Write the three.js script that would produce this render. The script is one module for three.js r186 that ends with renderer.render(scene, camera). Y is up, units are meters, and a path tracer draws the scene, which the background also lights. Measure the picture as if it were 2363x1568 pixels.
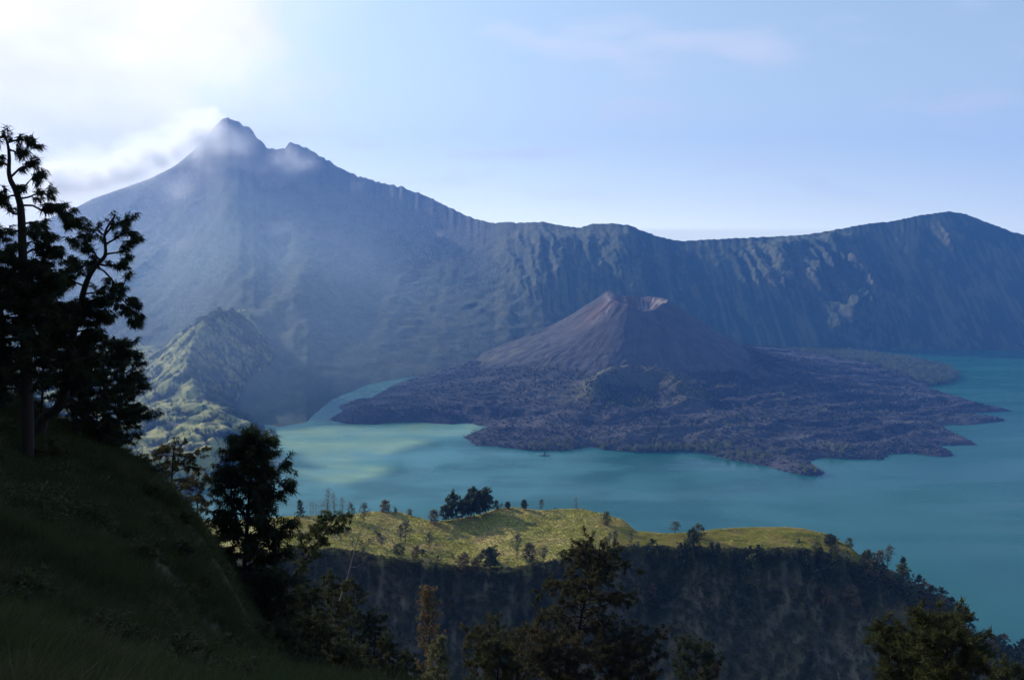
import * as THREE from 'three';

// ------------------------------------------------------------------ camera, sky, sun, exposure
const scene = new THREE.Scene();
const EYE = 640, PITCH = 8 * Math.PI / 180, FOCAL = 1819 / 2362;      // eye height above the lake; focal length in picture widths
const camera = new THREE.PerspectiveCamera(2 * Math.atan(784 / 1819) * 180 / Math.PI, 1024 / 679, 0.1, 40000);
camera.position.set(0, EYE, 0);
camera.rotation.set(-PITCH, 0, 0);

const SUN_AZ = -52 * Math.PI / 180, SUN_EL = 22 * Math.PI / 180;      // azimuth counted from straight ahead, to the right
const sunDir = new THREE.Vector3(Math.sin(SUN_AZ) * Math.cos(SUN_EL), Math.sin(SUN_EL), -Math.cos(SUN_AZ) * Math.cos(SUN_EL));
const sun = new THREE.DirectionalLight(new THREE.Color().setRGB(1, 0.92, 0.80), 5);
sun.position.copy(sunDir).multiplyScalar(6000); sun.target.position.set(0, 300, -2500);
sun.position.add(sun.target.position);
sun.castShadow = true; sun.shadow.mapSize.set(4096, 4096); sun.shadow.radius = 1.5;
Object.assign(sun.shadow.camera, { left: -4500, right: 4500, top: 3500, bottom: -3500, near: 10, far: 14000 });
sun.name = 'sun';
scene.add(sun, sun.target);

const renderer = new THREE.WebGLRenderer({ antialias: true });
renderer.toneMapping = THREE.LinearToneMapping;
renderer.toneMappingExposure = 1.3;
renderer.shadowMap.enabled = true;

// ------------------------------------------------------------------ numbers and noise
function rng(seed) { let s = seed | 0; return () => { s = (s + 0x6d2b79f5) | 0; let t = Math.imul(s ^ (s >>> 15), 1 | s); t = (t + Math.imul(t ^ (t >>> 7), 61 | t)) ^ t; return ((t ^ (t >>> 14)) >>> 0) / 4294967296; }; }
const clamp = (x, a = 0, b = 1) => Math.min(b, Math.max(a, x)), lerp = (a, b, t) => a + (b - a) * t;
const smooth = (a, b, x) => { const t = clamp((x - a) / (b - a)); return t * t * (3 - 2 * t); };
function hash2(ix, iy) { let h = Math.imul(ix, 374761393) ^ Math.imul(iy, 668265263); h = Math.imul(h ^ (h >>> 13), 1274126177); h ^= h >>> 16; return (h >>> 0) / 4294967296; }
function noise(x, y) {                                                   // gradient noise, about -1 .. 1
  const ix = Math.floor(x), iy = Math.floor(y), fx = x - ix, fy = y - iy, u = fx * fx * fx * (fx * (fx * 6 - 15) + 10), v = fy * fy * fy * (fy * (fy * 6 - 15) + 10);
  const g = (a, b, dx, dy) => { const t = hash2(a, b) * 6.2831853; return Math.cos(t) * dx + Math.sin(t) * dy; };
  return 1.5 * lerp(lerp(g(ix, iy, fx, fy), g(ix + 1, iy, fx - 1, fy), u), lerp(g(ix, iy + 1, fx, fy - 1), g(ix + 1, iy + 1, fx - 1, fy - 1), u), v);
}
function fbm(x, y, n = 5) { let s = 0, a = 0.5; for (let i = 0; i < n; i++) { s += a * noise(x, y); x = x * 2.03 + 17.1; y = y * 2.03 - 9.7; a *= 0.5; } return s; }
function ridged(x, y, n = 4) { let s = 0, a = 0.5; for (let i = 0; i < n; i++) { s += a * (1 - 2 * Math.abs(noise(x, y))); x = x * 2.07 + 5.3; y = y * 2.07 + 31.7; a *= 0.5; } return s; }
// at(u, v, F): the place seen at position (u, v) of a 2362 x 1568 picture, F metres ahead
function at(u, v, F) {
  const dx = (u - 1181) / 1819, dy = (784 - v) / 1819, up = dy * Math.cos(PITCH) - Math.sin(PITCH), fw = Math.cos(PITCH) + dy * Math.sin(PITCH);
  return new THREE.Vector3(dx / fw * F, EYE + up / fw * F, -F);
}
function onLake(u, v) {
  const dy = (784 - v) / 1819, up = dy * Math.cos(PITCH) - Math.sin(PITCH), fw = Math.cos(PITCH) + dy * Math.sin(PITCH);
  return at(u, v, EYE * fw / -up);
}
const curve = (pts, x) => {                                               // piecewise linear through [x, y] pairs
  if (x <= pts[0][0]) return pts[0][1];
  for (let i = 1; i < pts.length; i++) if (x <= pts[i][0]) return lerp(pts[i - 1][1], pts[i][1], (x - pts[i - 1][0]) / (pts[i][0] - pts[i - 1][0]));
  return pts[pts.length - 1][1];
};

// ------------------------------------------------------------------ sky
{
  const W = 2048, H = 1024, data = new Float32Array(W * H * 4), d = new THREE.Vector3();
  for (let r = 0; r < H; r++) {
    const el = ((r + 0.5) / H - 0.5) * Math.PI, y = Math.sin(el), deg = el * 180 / Math.PI;
    for (let c = 0; c < W; c++) {
      const round = ((c + 0.5) / W - 0.5) * 2 * Math.PI;
      d.set(Math.cos(round) * Math.cos(el), y, Math.sin(round) * Math.cos(el));
      const az = Math.atan2(d.x, -d.z) * 180 / Math.PI, g = Math.acos(clamp(d.dot(sunDir), -1, 1)) * 180 / Math.PI, e = Math.max(deg, 0);
      const k = Math.exp(-e / 9), z = 1 - Math.exp(-e / 38);
      let R = lerp(0.40, 0.06, z), G = lerp(0.62, 0.165, z), B = lerp(0.88, 0.46, z);       // air, then the pale band near the horizon
      R = lerp(R, 0.90, k * 0.8); G = lerp(G, 1.06, k * 0.8); B = lerp(B, 1.08, k * 0.8);
      const k2 = Math.exp(-e / 3.2) * 0.7; R = lerp(R, 1.35, k2); G = lerp(G, 1.42, k2); B = lerp(B, 1.3, k2);
      const side = 0.62 + 0.55 * Math.exp(-Math.pow(g / 62, 2));                              // the sky is brighter round the sun
      R *= side; G *= side; B *= side;
      const glow = 0.62 * Math.exp(-Math.pow(g / 26, 1.6)) + 0.27 * Math.exp(-g / 42);
      R += glow; G += glow * 0.98; B += glow * 0.93;
      // veils of high cloud, stretched along the horizon
      const px = d.x / (y + 0.22), pz = d.z / (y + 0.22), wx = fbm(px * 1.1 + 3, pz * 1.1, 3);
      const veil = smooth(0.0, 0.6, fbm(px * 1.7 + wx * 0.8 + 11, pz * 2.9 + wx * 0.5, 5) + 0.18 * fbm(px * 7, pz * 13, 3)) * smooth(0, 6, e);
      const vl = 0.6 * veil, vb = 0.74 + 0.75 * Math.exp(-Math.pow(g / 40, 2));
      R = lerp(R, 0.80 * vb, vl); G = lerp(G, 0.84 * vb, vl); B = lerp(B, 1.0 * vb, vl);
      // the cloud bank under the sun
      const a2 = az + 52, low = (deg - 10) / 15, bank = 1.02 - Math.sqrt(Math.pow(a2 / 35.5, 2) * 0.86 + low * low * (deg > 10 ? 0.30 : 0.16)) + 0.42 * fbm(az * 0.06 + 4, deg * 0.09, 6);
      const m = smooth(0.0, 0.24, bank), m2 = smooth(-0.2, 0.2, bank) * 0.35, cover = Math.max(m, m2);
      const cb = (1.0 + 0.25 * k) * (1.0 + 0.32 * fbm(az * 0.09, deg * 0.15 + 7, 5)) * (0.8 + 0.42 * Math.exp(-Math.pow(g / 30, 2)));
      R = lerp(R, cb, cover); G = lerp(G, cb * 1.0, cover); B = lerp(B, cb * 1.01, cover);
      // lower billows of the same bank, standing behind the mountain's shoulder
      const edge = curve([[-100, 1.5], [-75, 3], [-45, 3.4], [-30.3, 3.9], [-28.8, 4.7], [-27.5, 5.1], [-25.3, 5.9], [-24.1, 6.4], [-22.7, 7], [-21.3, 7.4], [-20, 7.3], [-18.5, 6], [-16.5, 0]], az) + 1.5 * fbm(az * 0.55, deg * 0.6 + 3, 5);
      const bill = smooth(-0.25, 0.3, edge - deg) * smooth(0, 1.5, deg) * (az < -10 && az > -110 ? 1 : 0);
      R = lerp(R, 1.25, bill); G = lerp(G, 1.25, bill); B = lerp(B, 1.25, bill);
      const o = (r * W + c) * 4;
      data[o] = R; data[o + 1] = G; data[o + 2] = B; data[o + 3] = 1;
    }
  }
  const t = new THREE.DataTexture(data, W, H, THREE.RGBAFormat, THREE.FloatType);
  t.mapping = THREE.EquirectangularReflectionMapping; t.magFilter = THREE.LinearFilter; t.minFilter = THREE.LinearFilter; t.needsUpdate = true;
  scene.background = t; scene.environment = t;
}
scene.fog = new THREE.FogExp2(new THREE.Color().setRGB(0.11, 0.34, 1.0), 0.78e-4);

// ------------------------------------------------------------------ building helpers
const taken = new Map();
function numbered(name) { const n = taken.get(name) ?? 0; taken.set(name, n + 1); return n ? name + '_' + String(n).padStart(3, '0') : name; }
function put(o, name, label, category, group, kind) {
  o.name = numbered(name);
  if (label) o.userData.label = label;
  if (category) o.userData.category = category;
  if (group) o.userData.group = group;
  if (kind) o.userData.kind = kind;
  o.traverse((c) => { if (c.isMesh) { c.castShadow = true; c.receiveShadow = true; } });
  scene.add(o);
  return o;
}
const rgb = (r, g, b) => new THREE.Color().setRGB(r, g, b);
const mixc = (a, b, t) => [lerp(a[0], b[0], t), lerp(a[1], b[1], t), lerp(a[2], b[2], t)];
const land = new THREE.MeshStandardMaterial({ vertexColors: true, roughness: 1 });
land.name = 'land';
// a grid of nu x nv points; place(i, j) gives [x, y, z], paint(x, y, z, slope, i, j) a linear colour
function surface(nu, nv, place, paint, material = land) {
  const p = new Float32Array(nu * nv * 3), idx = new Uint32Array((nu - 1) * (nv - 1) * 6);
  for (let j = 0, o = 0; j < nv; j++) for (let i = 0; i < nu; i++, o += 3) p.set(place(i, j), o);
  let k = 0;
  for (let j = 0; j < nv - 1; j++) for (let i = 0; i < nu - 1; i++) { const a = j * nu + i, b = a + 1, c = a + nu, d = c + 1; idx[k++] = a; idx[k++] = b; idx[k++] = c; idx[k++] = b; idx[k++] = d; idx[k++] = c; }
  const g = new THREE.BufferGeometry();
  g.setAttribute('position', new THREE.BufferAttribute(p, 3)); g.setIndex(new THREE.BufferAttribute(idx, 1));
  g.computeVertexNormals();
  const n = g.attributes.normal.array;
  let up = 0; for (let i = 1; i < n.length; i += 3) up += n[i];
  if (up < 0) { for (let i = 0; i < idx.length; i += 3) { const t = idx[i + 1]; idx[i + 1] = idx[i + 2]; idx[i + 2] = t; } for (let i = 0; i < n.length; i++) n[i] = -n[i]; }
  const col = new Float32Array(nu * nv * 3);
  for (let j = 0, o = 0; j < nv; j++) for (let i = 0; i < nu; i++, o += 3) col.set(paint(p[o], p[o + 1], p[o + 2], n[o + 1], i, j), o);
  g.setAttribute('color', new THREE.BufferAttribute(col, 3));
  return new THREE.Mesh(g, material);
}
// ------------------------------------------------------------------ the far mountain and the crater wall: one sheet from foot to crest and down behind, cut in two objects
const CREST = [[-900, 760, 6800], [-500, 690, 6700], [-200, 600, 6600], [0, 545, 6600], [163, 484, 6600], [213, 458, 6650], [344, 412, 6750], [400, 384, 6800], [440, 352, 6850], [475, 318, 6950], [495, 290, 6990], [507, 277, 7000], [519, 271, 7000], [545, 278, 7000], [560, 290, 7000], [571, 293, 7000], [576, 291, 7000], [588, 312, 6990], [602, 326, 6980], [613, 339, 6970], [641, 346, 6950], [657, 339, 6930], [669, 329, 6920], [685, 332, 6900], [712, 344, 6870], [735, 357, 6840], [780, 385, 6760], [820, 404, 6700], [862, 416, 6620], [890, 425, 6560], [920, 428, 6500], [938, 436, 6450], [966, 445, 6380], [1000, 460, 6280], [1050, 485, 6100], [1090, 503, 5950], [1140, 515, 5750], [1170, 511, 5650], [1200, 514, 5560], [1250, 511, 5450], [1300, 521, 5360], [1340, 525, 5300], [1365, 516, 5260], [1415, 516, 5200], [1450, 521, 5170], [1475, 531, 5150], [1520, 546, 5110], [1570, 556, 5080], [1640, 552, 5050], [1750, 547, 5010], [1840, 546, 4970], [1900, 535, 4950], [2000, 516, 4910], [2060, 510, 4890], [2120, 497, 4860], [2190, 487, 4830], [2230, 494, 4800], [2290, 517, 4760], [2340, 536, 4720], [2400, 548, 4680], [2600, 560, 4540], [2900, 540, 4300], [3300, 500, 4000]];
const FOOT = [[-900, 3900], [0, 3900], [380, 3500], [470, 2950], [550, 2520], [630, 2440], [700, 2520], [760, 2870], [850, 3170], [930, 3300], [1060, 3500], [1200, 3800], [1400, 4050], [1770, 4190], [2362, 4153], [2700, 4000], [3300, 3600]];
// how strongly the wall is cut into ribs, by place along the crest: [u, width, strength, from, to] in parts of the height
const RIBS = [[1215, 60, 0.5, 0.45, 1], [1265, 75, 0.6, 0.4, 0.95], [1410, 60, 0.7, 0.5, 1], [1480, 34, 0.8, 0.45, 0.72], [1765, 60, 0.9, 0.45, 1], [1860, 60, 1.15, 0.35, 0.92], [1935, 60, 1.1, 0.5, 0.95], [1965, 85, 1.35, 0.0, 0.62], [2210, 50, 0.8, 0.65, 1], [1600, 60, 0.5, 0.7, 1]];
const BULGE = [[2010, 62, 105, 0.06, 0.62], [1905, 46, 70, 0.4, 0.9], [1490, 34, 62, 0.42, 0.76], [1285, 60, 62, 0.42, 0.9], [1800, 46, 60, 0.5, 0.95], [1425, 40, 50, 0.55, 0.95]];   // buttresses
function crestAt(u) { let k = 1; while (k < CREST.length - 1 && CREST[k][0] < u) k++; const a = CREST[k - 1], b = CREST[k], t = clamp((u - a[0]) / (b[0] - a[0])); return [lerp(a[1], b[1], t), lerp(a[2], b[2], t)]; }
function ribMask(u, t) { let m = 0; for (const [c, w, s, a, b] of RIBS) m += s * Math.exp(-Math.pow((u - c - (t - 0.5) * -60) / w, 2)) * smooth(a - 0.12, a + 0.08, t) * (1 - smooth(b - 0.05, b + 0.15, t)); return m; }
function wallPoint(u, t) {                                                // t: 0 foot, 1 crest, 2 foot behind
  const [v, F] = crestAt(u), Ff = curve(FOOT, u), top = at(u, v, F), foot = at(u, 784, Ff), steep = smooth(950, 1250, u);
  top.y += (6 * noise(u / 13, 3) + 4 * noise(u / 6, 9)) * lerp(2.6, 0.8, steep) * smooth(480, 640, u + 100) * (t <= 1 ? smooth(0.72, 0.99, t) : 1);
  let x, z, y;
  if (t <= 1) {
    const q = Math.pow(t, lerp(1.0, 1.12, steep));
    x = lerp(foot.x, top.x, q); z = lerp(foot.z, top.z, q);
    const prof = lerp(0.4 * t + 0.6 * t * t * (0.6 + 0.4 * t), 0.2 * Math.pow(t, 2) + 0.8 * t, steep);
    y = lerp(-12, top.y, prof);
    const s = (u - 1181) / 1819 * lerp(Ff, F, t), env = Math.sin(Math.PI * clamp(t, 0, 1)) ** 0.6 * (1 - smooth(0.9, 1, t)), warp = 60 * fbm(x / 420, z / 420, 3);
    y += env * lerp(50, 16, steep) * ridged((s + warp * 1.6) / lerp(620, 420, steep), t * 0.7 + 2, 4);
    y += env * lerp(20, 15, steep) * (fbm(x / 90, z / 90, 4) + 0.2 * steep * ridged(s / 60, t * 3, 3));
    for (const [c, w, hgt, a, b] of BULGE) y += hgt * Math.exp(-Math.pow((u - c + (t - 0.5) * -60) / w, 2)) * smooth(a - 0.1, a + 0.14, t) * (1 - smooth(b - 0.12, b + 0.1, t));
    const m = ribMask(u, t) * smooth(0.02, 0.12, t) * (1 - 0.85 * smooth(0.78, 0.97, t));
    y += m * (62 * ridged((s * 1.0 + warp * 0.9 + t * 110) / 150, t * 1.1, 2) + 30 * fbm(s / 62, y / 120 + 3, 4) + 15 * ridged(s / 44, y / 34 + 0.4 * t, 3) + 7 * fbm(s / 17, y / 15, 2)) * (1 - smooth(0.93, 1, t));
  } else {
    const q = t - 1; x = top.x * (1 + 0.13 * q); z = top.z - 900 * q; y = lerp(top.y, -30, Math.pow(q, 0.8));
  }
  return [x, Math.max(y, t < 1 ? -14 : -40), z];
}
function wallPaint(u, t) {
  return (x, y, z, slope) => {
    const steep = smooth(950, 1250, u), n = fbm(x / 130, y / 80 + z / 130, 4), f = fbm(x / 24, y / 24 + z / 30, 3);
    let c = mixc([0.030, 0.046, 0.022], [0.058, 0.072, 0.030], smooth(-0.25, 0.4, n + 0.4 * f));
    c = mixc(c, [0.15, 0.135, 0.06], smooth(-0.05, 0.3, f + n * 0.6) * 0.4 * steep);
    c = mixc(c, [0.10, 0.085, 0.07], smooth(0.62, 0.45, slope) * smooth(-0.05, 0.3, f) * 0.7);
    const bare = (1 - steep) * smooth(0.55, 0.85, t + 0.15 * n);
    return mixc(c, [0.09, 0.085, 0.08], bare);
  };
}
for (const [name, u0, u1, nu] of [['mountain', -900, 1090, 460], ['crater_wall', 1090, 3300, 740]]) {
  const nv = 180, mesh = surface(nu, nv, (i, j) => wallPoint(lerp(u0, u1, i / (nu - 1)), j < 170 ? j / 169 : 1 + (j - 169) / 10),
    (x, y, z, s, i, j) => wallPaint(lerp(u0, u1, i / (nu - 1)), j < 170 ? j / 169 : 1)(x, y, z, s));
  put(mesh, name, name === 'mountain' ? 'hazy blue volcano with a jagged summit half wrapped in cloud' : 'dark blue crater wall with ribbed cliffs beyond the lake', name === 'mountain' ? 'mountain' : 'cliff', null, 'structure');
}

// ------------------------------------------------------------------ the grassy spur on the left shore
const polyDist = (pts, x, F) => {
  let best = 1e9, y = 0, side = 1;
  for (let i = 1; i < pts.length; i++) {
    const [ax, aF, ay] = pts[i - 1], [bx, bF, by] = pts[i], dx = bx - ax, dF = bF - aF, t = clamp(((x - ax) * dx + (F - aF) * dF) / (dx * dx + dF * dF)), ex = x - ax - dx * t, eF = F - aF - dF * t, d = Math.hypot(ex, eF);
    if (d < best) { best = d; y = lerp(ay, by, t); side = Math.sign(dx * eF - dF * ex) || 1; }
  }
  return [best, y, side];
};
const SPUR = [[-1440, 5000, 120], [-1330, 4200, 200], [-1262, 3650, 255], [-1217, 3200, 310], [-1190, 2900, 208], [-1154, 2750, 166], [-1060, 2600, 104], [-965, 2500, 58], [-876, 2450, 24], [-745, 2425, -4]];
const SHORE = [[-1010, 2520, 66], [-870, 2320, 68], [-800, 2110, 54], [-860, 1930, 44], [-1000, 1800, 40]];
function spurHeight(x, F) {
  const wx = x + 26 * fbm(x / 210, F / 210, 3), wF = F + 26 * fbm(x / 210 + 9, F / 210, 3);
  const [d1, y1, s1] = polyDist(SPUR, wx, wF), [d2, y2, s2] = polyDist(SHORE, wx, wF);
  const a = y1 - d1 * (s1 < 0 ? 0.72 : 0.95), b = y2 - d2 * (s2 < 0 ? 0.13 : 0.52), c = 24 + 0.05 * Math.max(0, -x - 1350) - 0.25 * Math.max(0, 1900 - F);
  let h = Math.max(a, b, s2 < 0 || x < -1300 ? c : -40), m = Math.max(Math.min(Math.max(a, b), Math.max(b, c)), -60);
  h += 14 * Math.exp(-Math.abs(h - m) / 14) - 4;
  const in_ = smooth(-15, 25, h);
  return Math.max(-12, h + in_ * (22 * ridged((x * 0.8 + F * 0.55) / 150, (F * 0.8 - x * 0.5) / 80, 4) + 14 * fbm(x / 48, F / 40, 5)));
}
{
  const nu = 240, nv = 330, mesh = surface(nu, nv, (i, j) => { const x = lerp(-2650, -560, i / (nu - 1)), F = lerp(1450, 5000, j / (nv - 1)); return [x, spurHeight(x, F), -F]; },
    (x, y, z, slope) => {
      const F = -z, n = fbm(x / 70, F / 70, 4), f = fbm(x / 16, F / 16, 3), r = ridged((x * 0.8 + F * 0.55) / 170, (F * 0.8 - x * 0.5) / 90, 4);
      let c = mixc([0.38, 0.345, 0.085], [0.25, 0.25, 0.065], smooth(-0.3, 0.3, f + n));
      c = mixc(c, [0.035, 0.048, 0.022], smooth(0.22, 0.08, n * 1.1 + r * 0.6 + f * 0.6));
      return c;
    });
  put(mesh, 'hill', 'hummocky yellow grass hill on the far left shore', 'hill', null, 'structure');
}

// ------------------------------------------------------------------ lake
const lakePoly = (pts) => pts.map(([u, v]) => { const p = onLake(u, v); return [p.x, -p.z]; });
const signedDistance = (poly, x, y) => {                                  // positive inside
  let d = 1e18, inside = false;
  for (let i = 0, j = poly.length - 1; i < poly.length; j = i++) {
    const [ax, ay] = poly[i], [bx, by] = poly[j], dx = bx - ax, dy = by - ay, t = clamp(((x - ax) * dx + (y - ay) * dy) / (dx * dx + dy * dy)), ex = x - ax - dx * t, ey = y - ay - dy * t;
    d = Math.min(d, ex * ex + ey * ey);
    if ((ay > y) !== (by > y) && x < (bx - ax) * (y - ay) / (by - ay) + ax) inside = !inside;
  }
  return (inside ? 1 : -1) * Math.sqrt(d);
};
{
  const PALE = lakePoly([[560, 1000], [740, 985], [1120, 972], [1105, 1000], [1010, 1012], [955, 1028], [915, 1045], [888, 1062], [893, 1082], [868, 1102], [800, 1118], [752, 1122], [700, 1100], [660, 1082], [560, 1080]]);
  const TEAL = lakePoly([[560, 1046], [640, 1040], [690, 1046], [742, 1082], [720, 1086], [660, 1082], [560, 1088]]);
  const SMOOTH1 = lakePoly([[925, 1060], [998, 1056], [990, 1112], [930, 1116], [950, 1085]]);
  const SMOOTH2 = lakePoly([[1880, 1066], [1960, 1068], [1990, 1110], [2080, 1180], [1960, 1215], [1900, 1170], [1780, 1130], [1900, 1105]]);
  const N = 1024, x0 = -1400, x1 = 3000, f0 = 900, f1 = 4700, px = new Uint8Array(N * N * 4), pr = new Uint8Array(N * N * 4);
  const enc = (c) => 255 * (c <= 0.0031308 ? c * 12.92 : 1.055 * Math.pow(c, 1 / 2.4) - 0.055);
  for (let j = 0; j < N; j++) for (let i = 0; i < N; i++) {
    const x = lerp(x0, x1, i / N), F = lerp(f0, f1, j / N), w = 26 * fbm(x / 150, F / 150, 4), w2 = 26 * fbm(x / 150 + 31, F / 150, 4);
    let c = [0.014, 0.114, 0.078];
    const big = fbm(x / 900 + 2, F / 700, 4);
    c = mixc(c, [0.010, 0.088, 0.070], smooth(-0.3, 0.4, big));
    const pale = x < 400 ? smooth(-34, 44, signedDistance(PALE, x + w, F + w2)) * (1 - smooth(-34, 30, signedDistance(TEAL, x + w, F + w2))) : 0;
    c = mixc(c, [0.27, 0.42, 0.20], pale * (0.82 + 0.4 * fbm(x / 130, F / 60, 3)));
    const near = Math.exp(-Math.hypot((x + 350) / 800, (F - 2150) / 650)) * smooth(1500, 300, x);
    c = mixc(c, [0.075, 0.25, 0.215], near * smooth(-0.35, 0.35, fbm(x / 260 + 0.01 * w, F / 130, 5)));
    const o = (j * N + i) * 4;
    px[o] = enc(c[0]); px[o + 1] = enc(c[1]); px[o + 2] = enc(c[2]); px[o + 3] = 255;
    // ripples: calm slicks mirror more clearly than wind-ruffled water
    let r = 0.28 + 0.14 * fbm(x / 500, F / 260, 4);
    const calm = Math.max(x < 300 ? smooth(-24, 20, signedDistance(SMOOTH1, x + w, F + w2)) : 0, x > 300 ? 0.6 * smooth(-60, 60, signedDistance(SMOOTH2, x + 2 * w, F + 2 * w2)) : 0, 0.5 * smooth(0.28, 0.5, ridged(x / 1500 + F / 4000, F / 190 + 0.4 * big, 2)));
    r = lerp(r, 0.06, calm);
    pr[o] = pr[o + 1] = pr[o + 2] = 255 * clamp(r); pr[o + 3] = 255;
  }
  const tex = (d, srgb) => { const t = new THREE.DataTexture(d, N, N); t.magFilter = THREE.LinearFilter; t.minFilter = THREE.LinearMipmapLinearFilter; t.generateMipmaps = true; t.wrapS = t.wrapT = THREE.ClampToEdgeWrapping; if (srgb) t.colorSpace = THREE.SRGBColorSpace; t.needsUpdate = true; return t; };
  const B = 512, pb = new Uint8Array(B * B * 4);
  for (let j = 0; j < B; j++) for (let i = 0; i < B; i++) { let s = 0; for (let k = 0; k < 4; k++) { const q = 6 << k; s += (noise((i / B) * q, (j / B) * q * 1.6) + 0.0) / (1 << k) * 0.5; } const o = (j * B + i) * 4; pb[o] = pb[o + 1] = pb[o + 2] = 127 + 110 * clamp(s, -1, 1); pb[o + 3] = 255; }
  const bump = new THREE.DataTexture(pb, B, B); bump.magFilter = THREE.LinearFilter; bump.wrapS = bump.wrapT = THREE.MirroredRepeatWrapping; bump.repeat.set(60, 52); bump.needsUpdate = true;
  const water = new THREE.MeshPhysicalMaterial({ map: tex(px, true), roughnessMap: tex(pr, false), roughness: 1, ior: 1.33, specularIntensity: 0.75, bumpMap: bump, bumpScale: 0.22 });
  water.name = 'lake_water';
  const g = new THREE.PlaneGeometry(8200, 4500, 60, 40); g.rotateX(-Math.PI / 2); g.translate(300, 0, -2400);
  const p = g.attributes.position, uv = g.attributes.uv;
  for (let i = 0; i < p.count; i++) uv.setXY(i, (p.getX(i) - x0) / (x1 - x0), (-p.getZ(i) - f0) / (f1 - f0));
  put(new THREE.Mesh(g, water), 'lake', 'turquoise crater lake with pale green patches near the lava shore', 'lake', null, 'structure');
}

// ------------------------------------------------------------------ lava field
const LAVA = lakePoly([[930, 880], [905, 888], [880, 903], [850, 921], [800, 928], [775, 940], [790, 948], [757, 968], [800, 978], [860, 980], [900, 976], [960, 974], [1040, 980], [1078, 976], [1125, 986], [1062, 1009], [1098, 1028], [1150, 1032], [1180, 1035], [1230, 1040], [1300, 1041], [1358, 1032], [1385, 1037], [1430, 1042], [1530, 1044], [1580, 1042], [1640, 1052], [1720, 1068], [1760, 1075], [1800, 1085], [1855, 1097], [1890, 1099], [1907, 1092], [1888, 1078], [1868, 1064], [1900, 1057], [1980, 1061], [2040, 1062], [2052, 1049], [2100, 1047], [2170, 1055], [2206, 1053], [2195, 1039], [2165, 1028], [2262, 1028], [2240, 1016], [2190, 992], [2178, 982], [2250, 980], [2328, 970], [2290, 961], [2190, 956], [2345, 949], [2270, 935], [2200, 914], [2135, 893], [2200, 882], [2217, 869], [2190, 850], [2130, 835], [2050, 822], [1950, 812], [1850, 808], [1765, 804]]).concat([[1100, 4260], [500, 4300], [-100, 3950], [-330, 3520]]);
const CONE = [505, 3230];
const FOREST = lakePoly([[1765, 804], [1860, 826], [1980, 848], [2080, 872], [2140, 893], [2200, 882], [2217, 869], [2190, 850], [2130, 835], [2050, 822], [1950, 812], [1850, 808]]);
const lavaCache = new Map();
function lavaHeight(x, F) {
  const w = 22 * fbm(x / 120, F / 120, 3), d = signedDistance(LAVA, x + w * 0.5, F + w * 0.5);
  if (d < -40) return [-14, d];
  const dx = x - CONE[0], dF = F - CONE[1], r = Math.hypot(dx, dF < 0 ? dF * 1.3 : dF * 0.9);
  let h = 290 * Math.exp(-Math.pow(r / 560, 1.5)) * smooth(0, 330, d);
  const forest = F > 3200 && x > 900 ? smooth(-30, 40, signedDistance(FOREST, x, F)) : 0, rough = 1 - 0.85 * forest;
  const flow = ridged((x * 0.94 + F * 0.34 + 2 * w) / 520, (F * 0.94 - x * 0.34 * Math.sign(x - 300) + 2 * w) / 105, 4);
  h += smooth(-14, 26, d) * 11 - 5 + smooth(5, 90, d) * rough * (21 * flow + 5 * fbm(x / 45, F / 45, 3));
  h += smooth(0, 30, d) * rough * (3.4 * ridged(x / 19, F / 15, 3) + 2.4 * noise(x / 8, F / 8));
  // the small old crater in front of the cone
  const ex = x - 430, eF = F - 2640, er = Math.hypot(ex * 0.95, eF), ang = Math.atan2(eF, ex), arc = smooth(-0.75, 0.25, Math.sin(ang));
  h += 34 * arc * Math.exp(-Math.pow((er - 145) / 42, 2)) - 14 * Math.exp(-Math.pow(er / 105, 4));
  h += 22 * Math.exp(-Math.pow(Math.hypot((x - 470) / 210, (F - 2330) / 60), 2)) * smooth(0, 60, d);   // knoll on the near shore
  h += 18 * Math.exp(-Math.pow(Math.hypot((x + 350) / 230, (F - 2620) / 80), 2)) * smooth(0, 60, d);
  if (d < 4) h = Math.min(h, lerp(-8, 3, smooth(-30, 4, d)));
  return [h, d];
}
{
  const nu = 430, nv = 380, X0 = -760, X1 = 1960, F0 = 1950, F1 = 4330, mesh = surface(nu, nv, (i, j) => { const x = lerp(X0, X1, i / (nu - 1)), F = lerp(F0, F1, j / (nv - 1)); return [x, lavaHeight(x, F)[0], -F]; },
    (x, y, z, slope) => {
      const F = -z, n = fbm(x / 60, F / 60, 4), f = fbm(x / 13, F / 13, 2), er = Math.hypot(x - 430, F - 2640);
      let c = mixc([0.020, 0.018, 0.021], [0.046, 0.040, 0.042], smooth(-0.2, 0.5, n * 0.7 + f * 0.7));
      c = mixc(c, [0.085, 0.075, 0.075], smooth(0.32, 0.6, f + 0.3 * n));
      c = mixc(c, [0.078, 0.068, 0.060], 0.7 * smooth(0.04, 0.14, fbm(x / 420 + 5, F / 150, 5)));      // an older, browner flow
      const grass = Math.exp(-Math.pow((er - 175) / 60, 2)) * smooth(2560, 2650, F) + smooth(0.25, 0.5, fbm(x / 240 + 7, F / 90, 3)) * smooth(2900, 2500, F) * smooth(1200, 700, x) * 0.7;
      c = mixc(c, [0.115, 0.105, 0.05], clamp(grass) * 0.75);
      if (F > 3200 && x > 900) c = mixc(c, [0.03, 0.045, 0.02], smooth(-20, 20, signedDistance(FOREST, x, F)));
      return c;
    });
  put(mesh, 'lava_field', 'dark rugged lava field reaching into the lake', 'lava field', null, 'structure');
}
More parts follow.
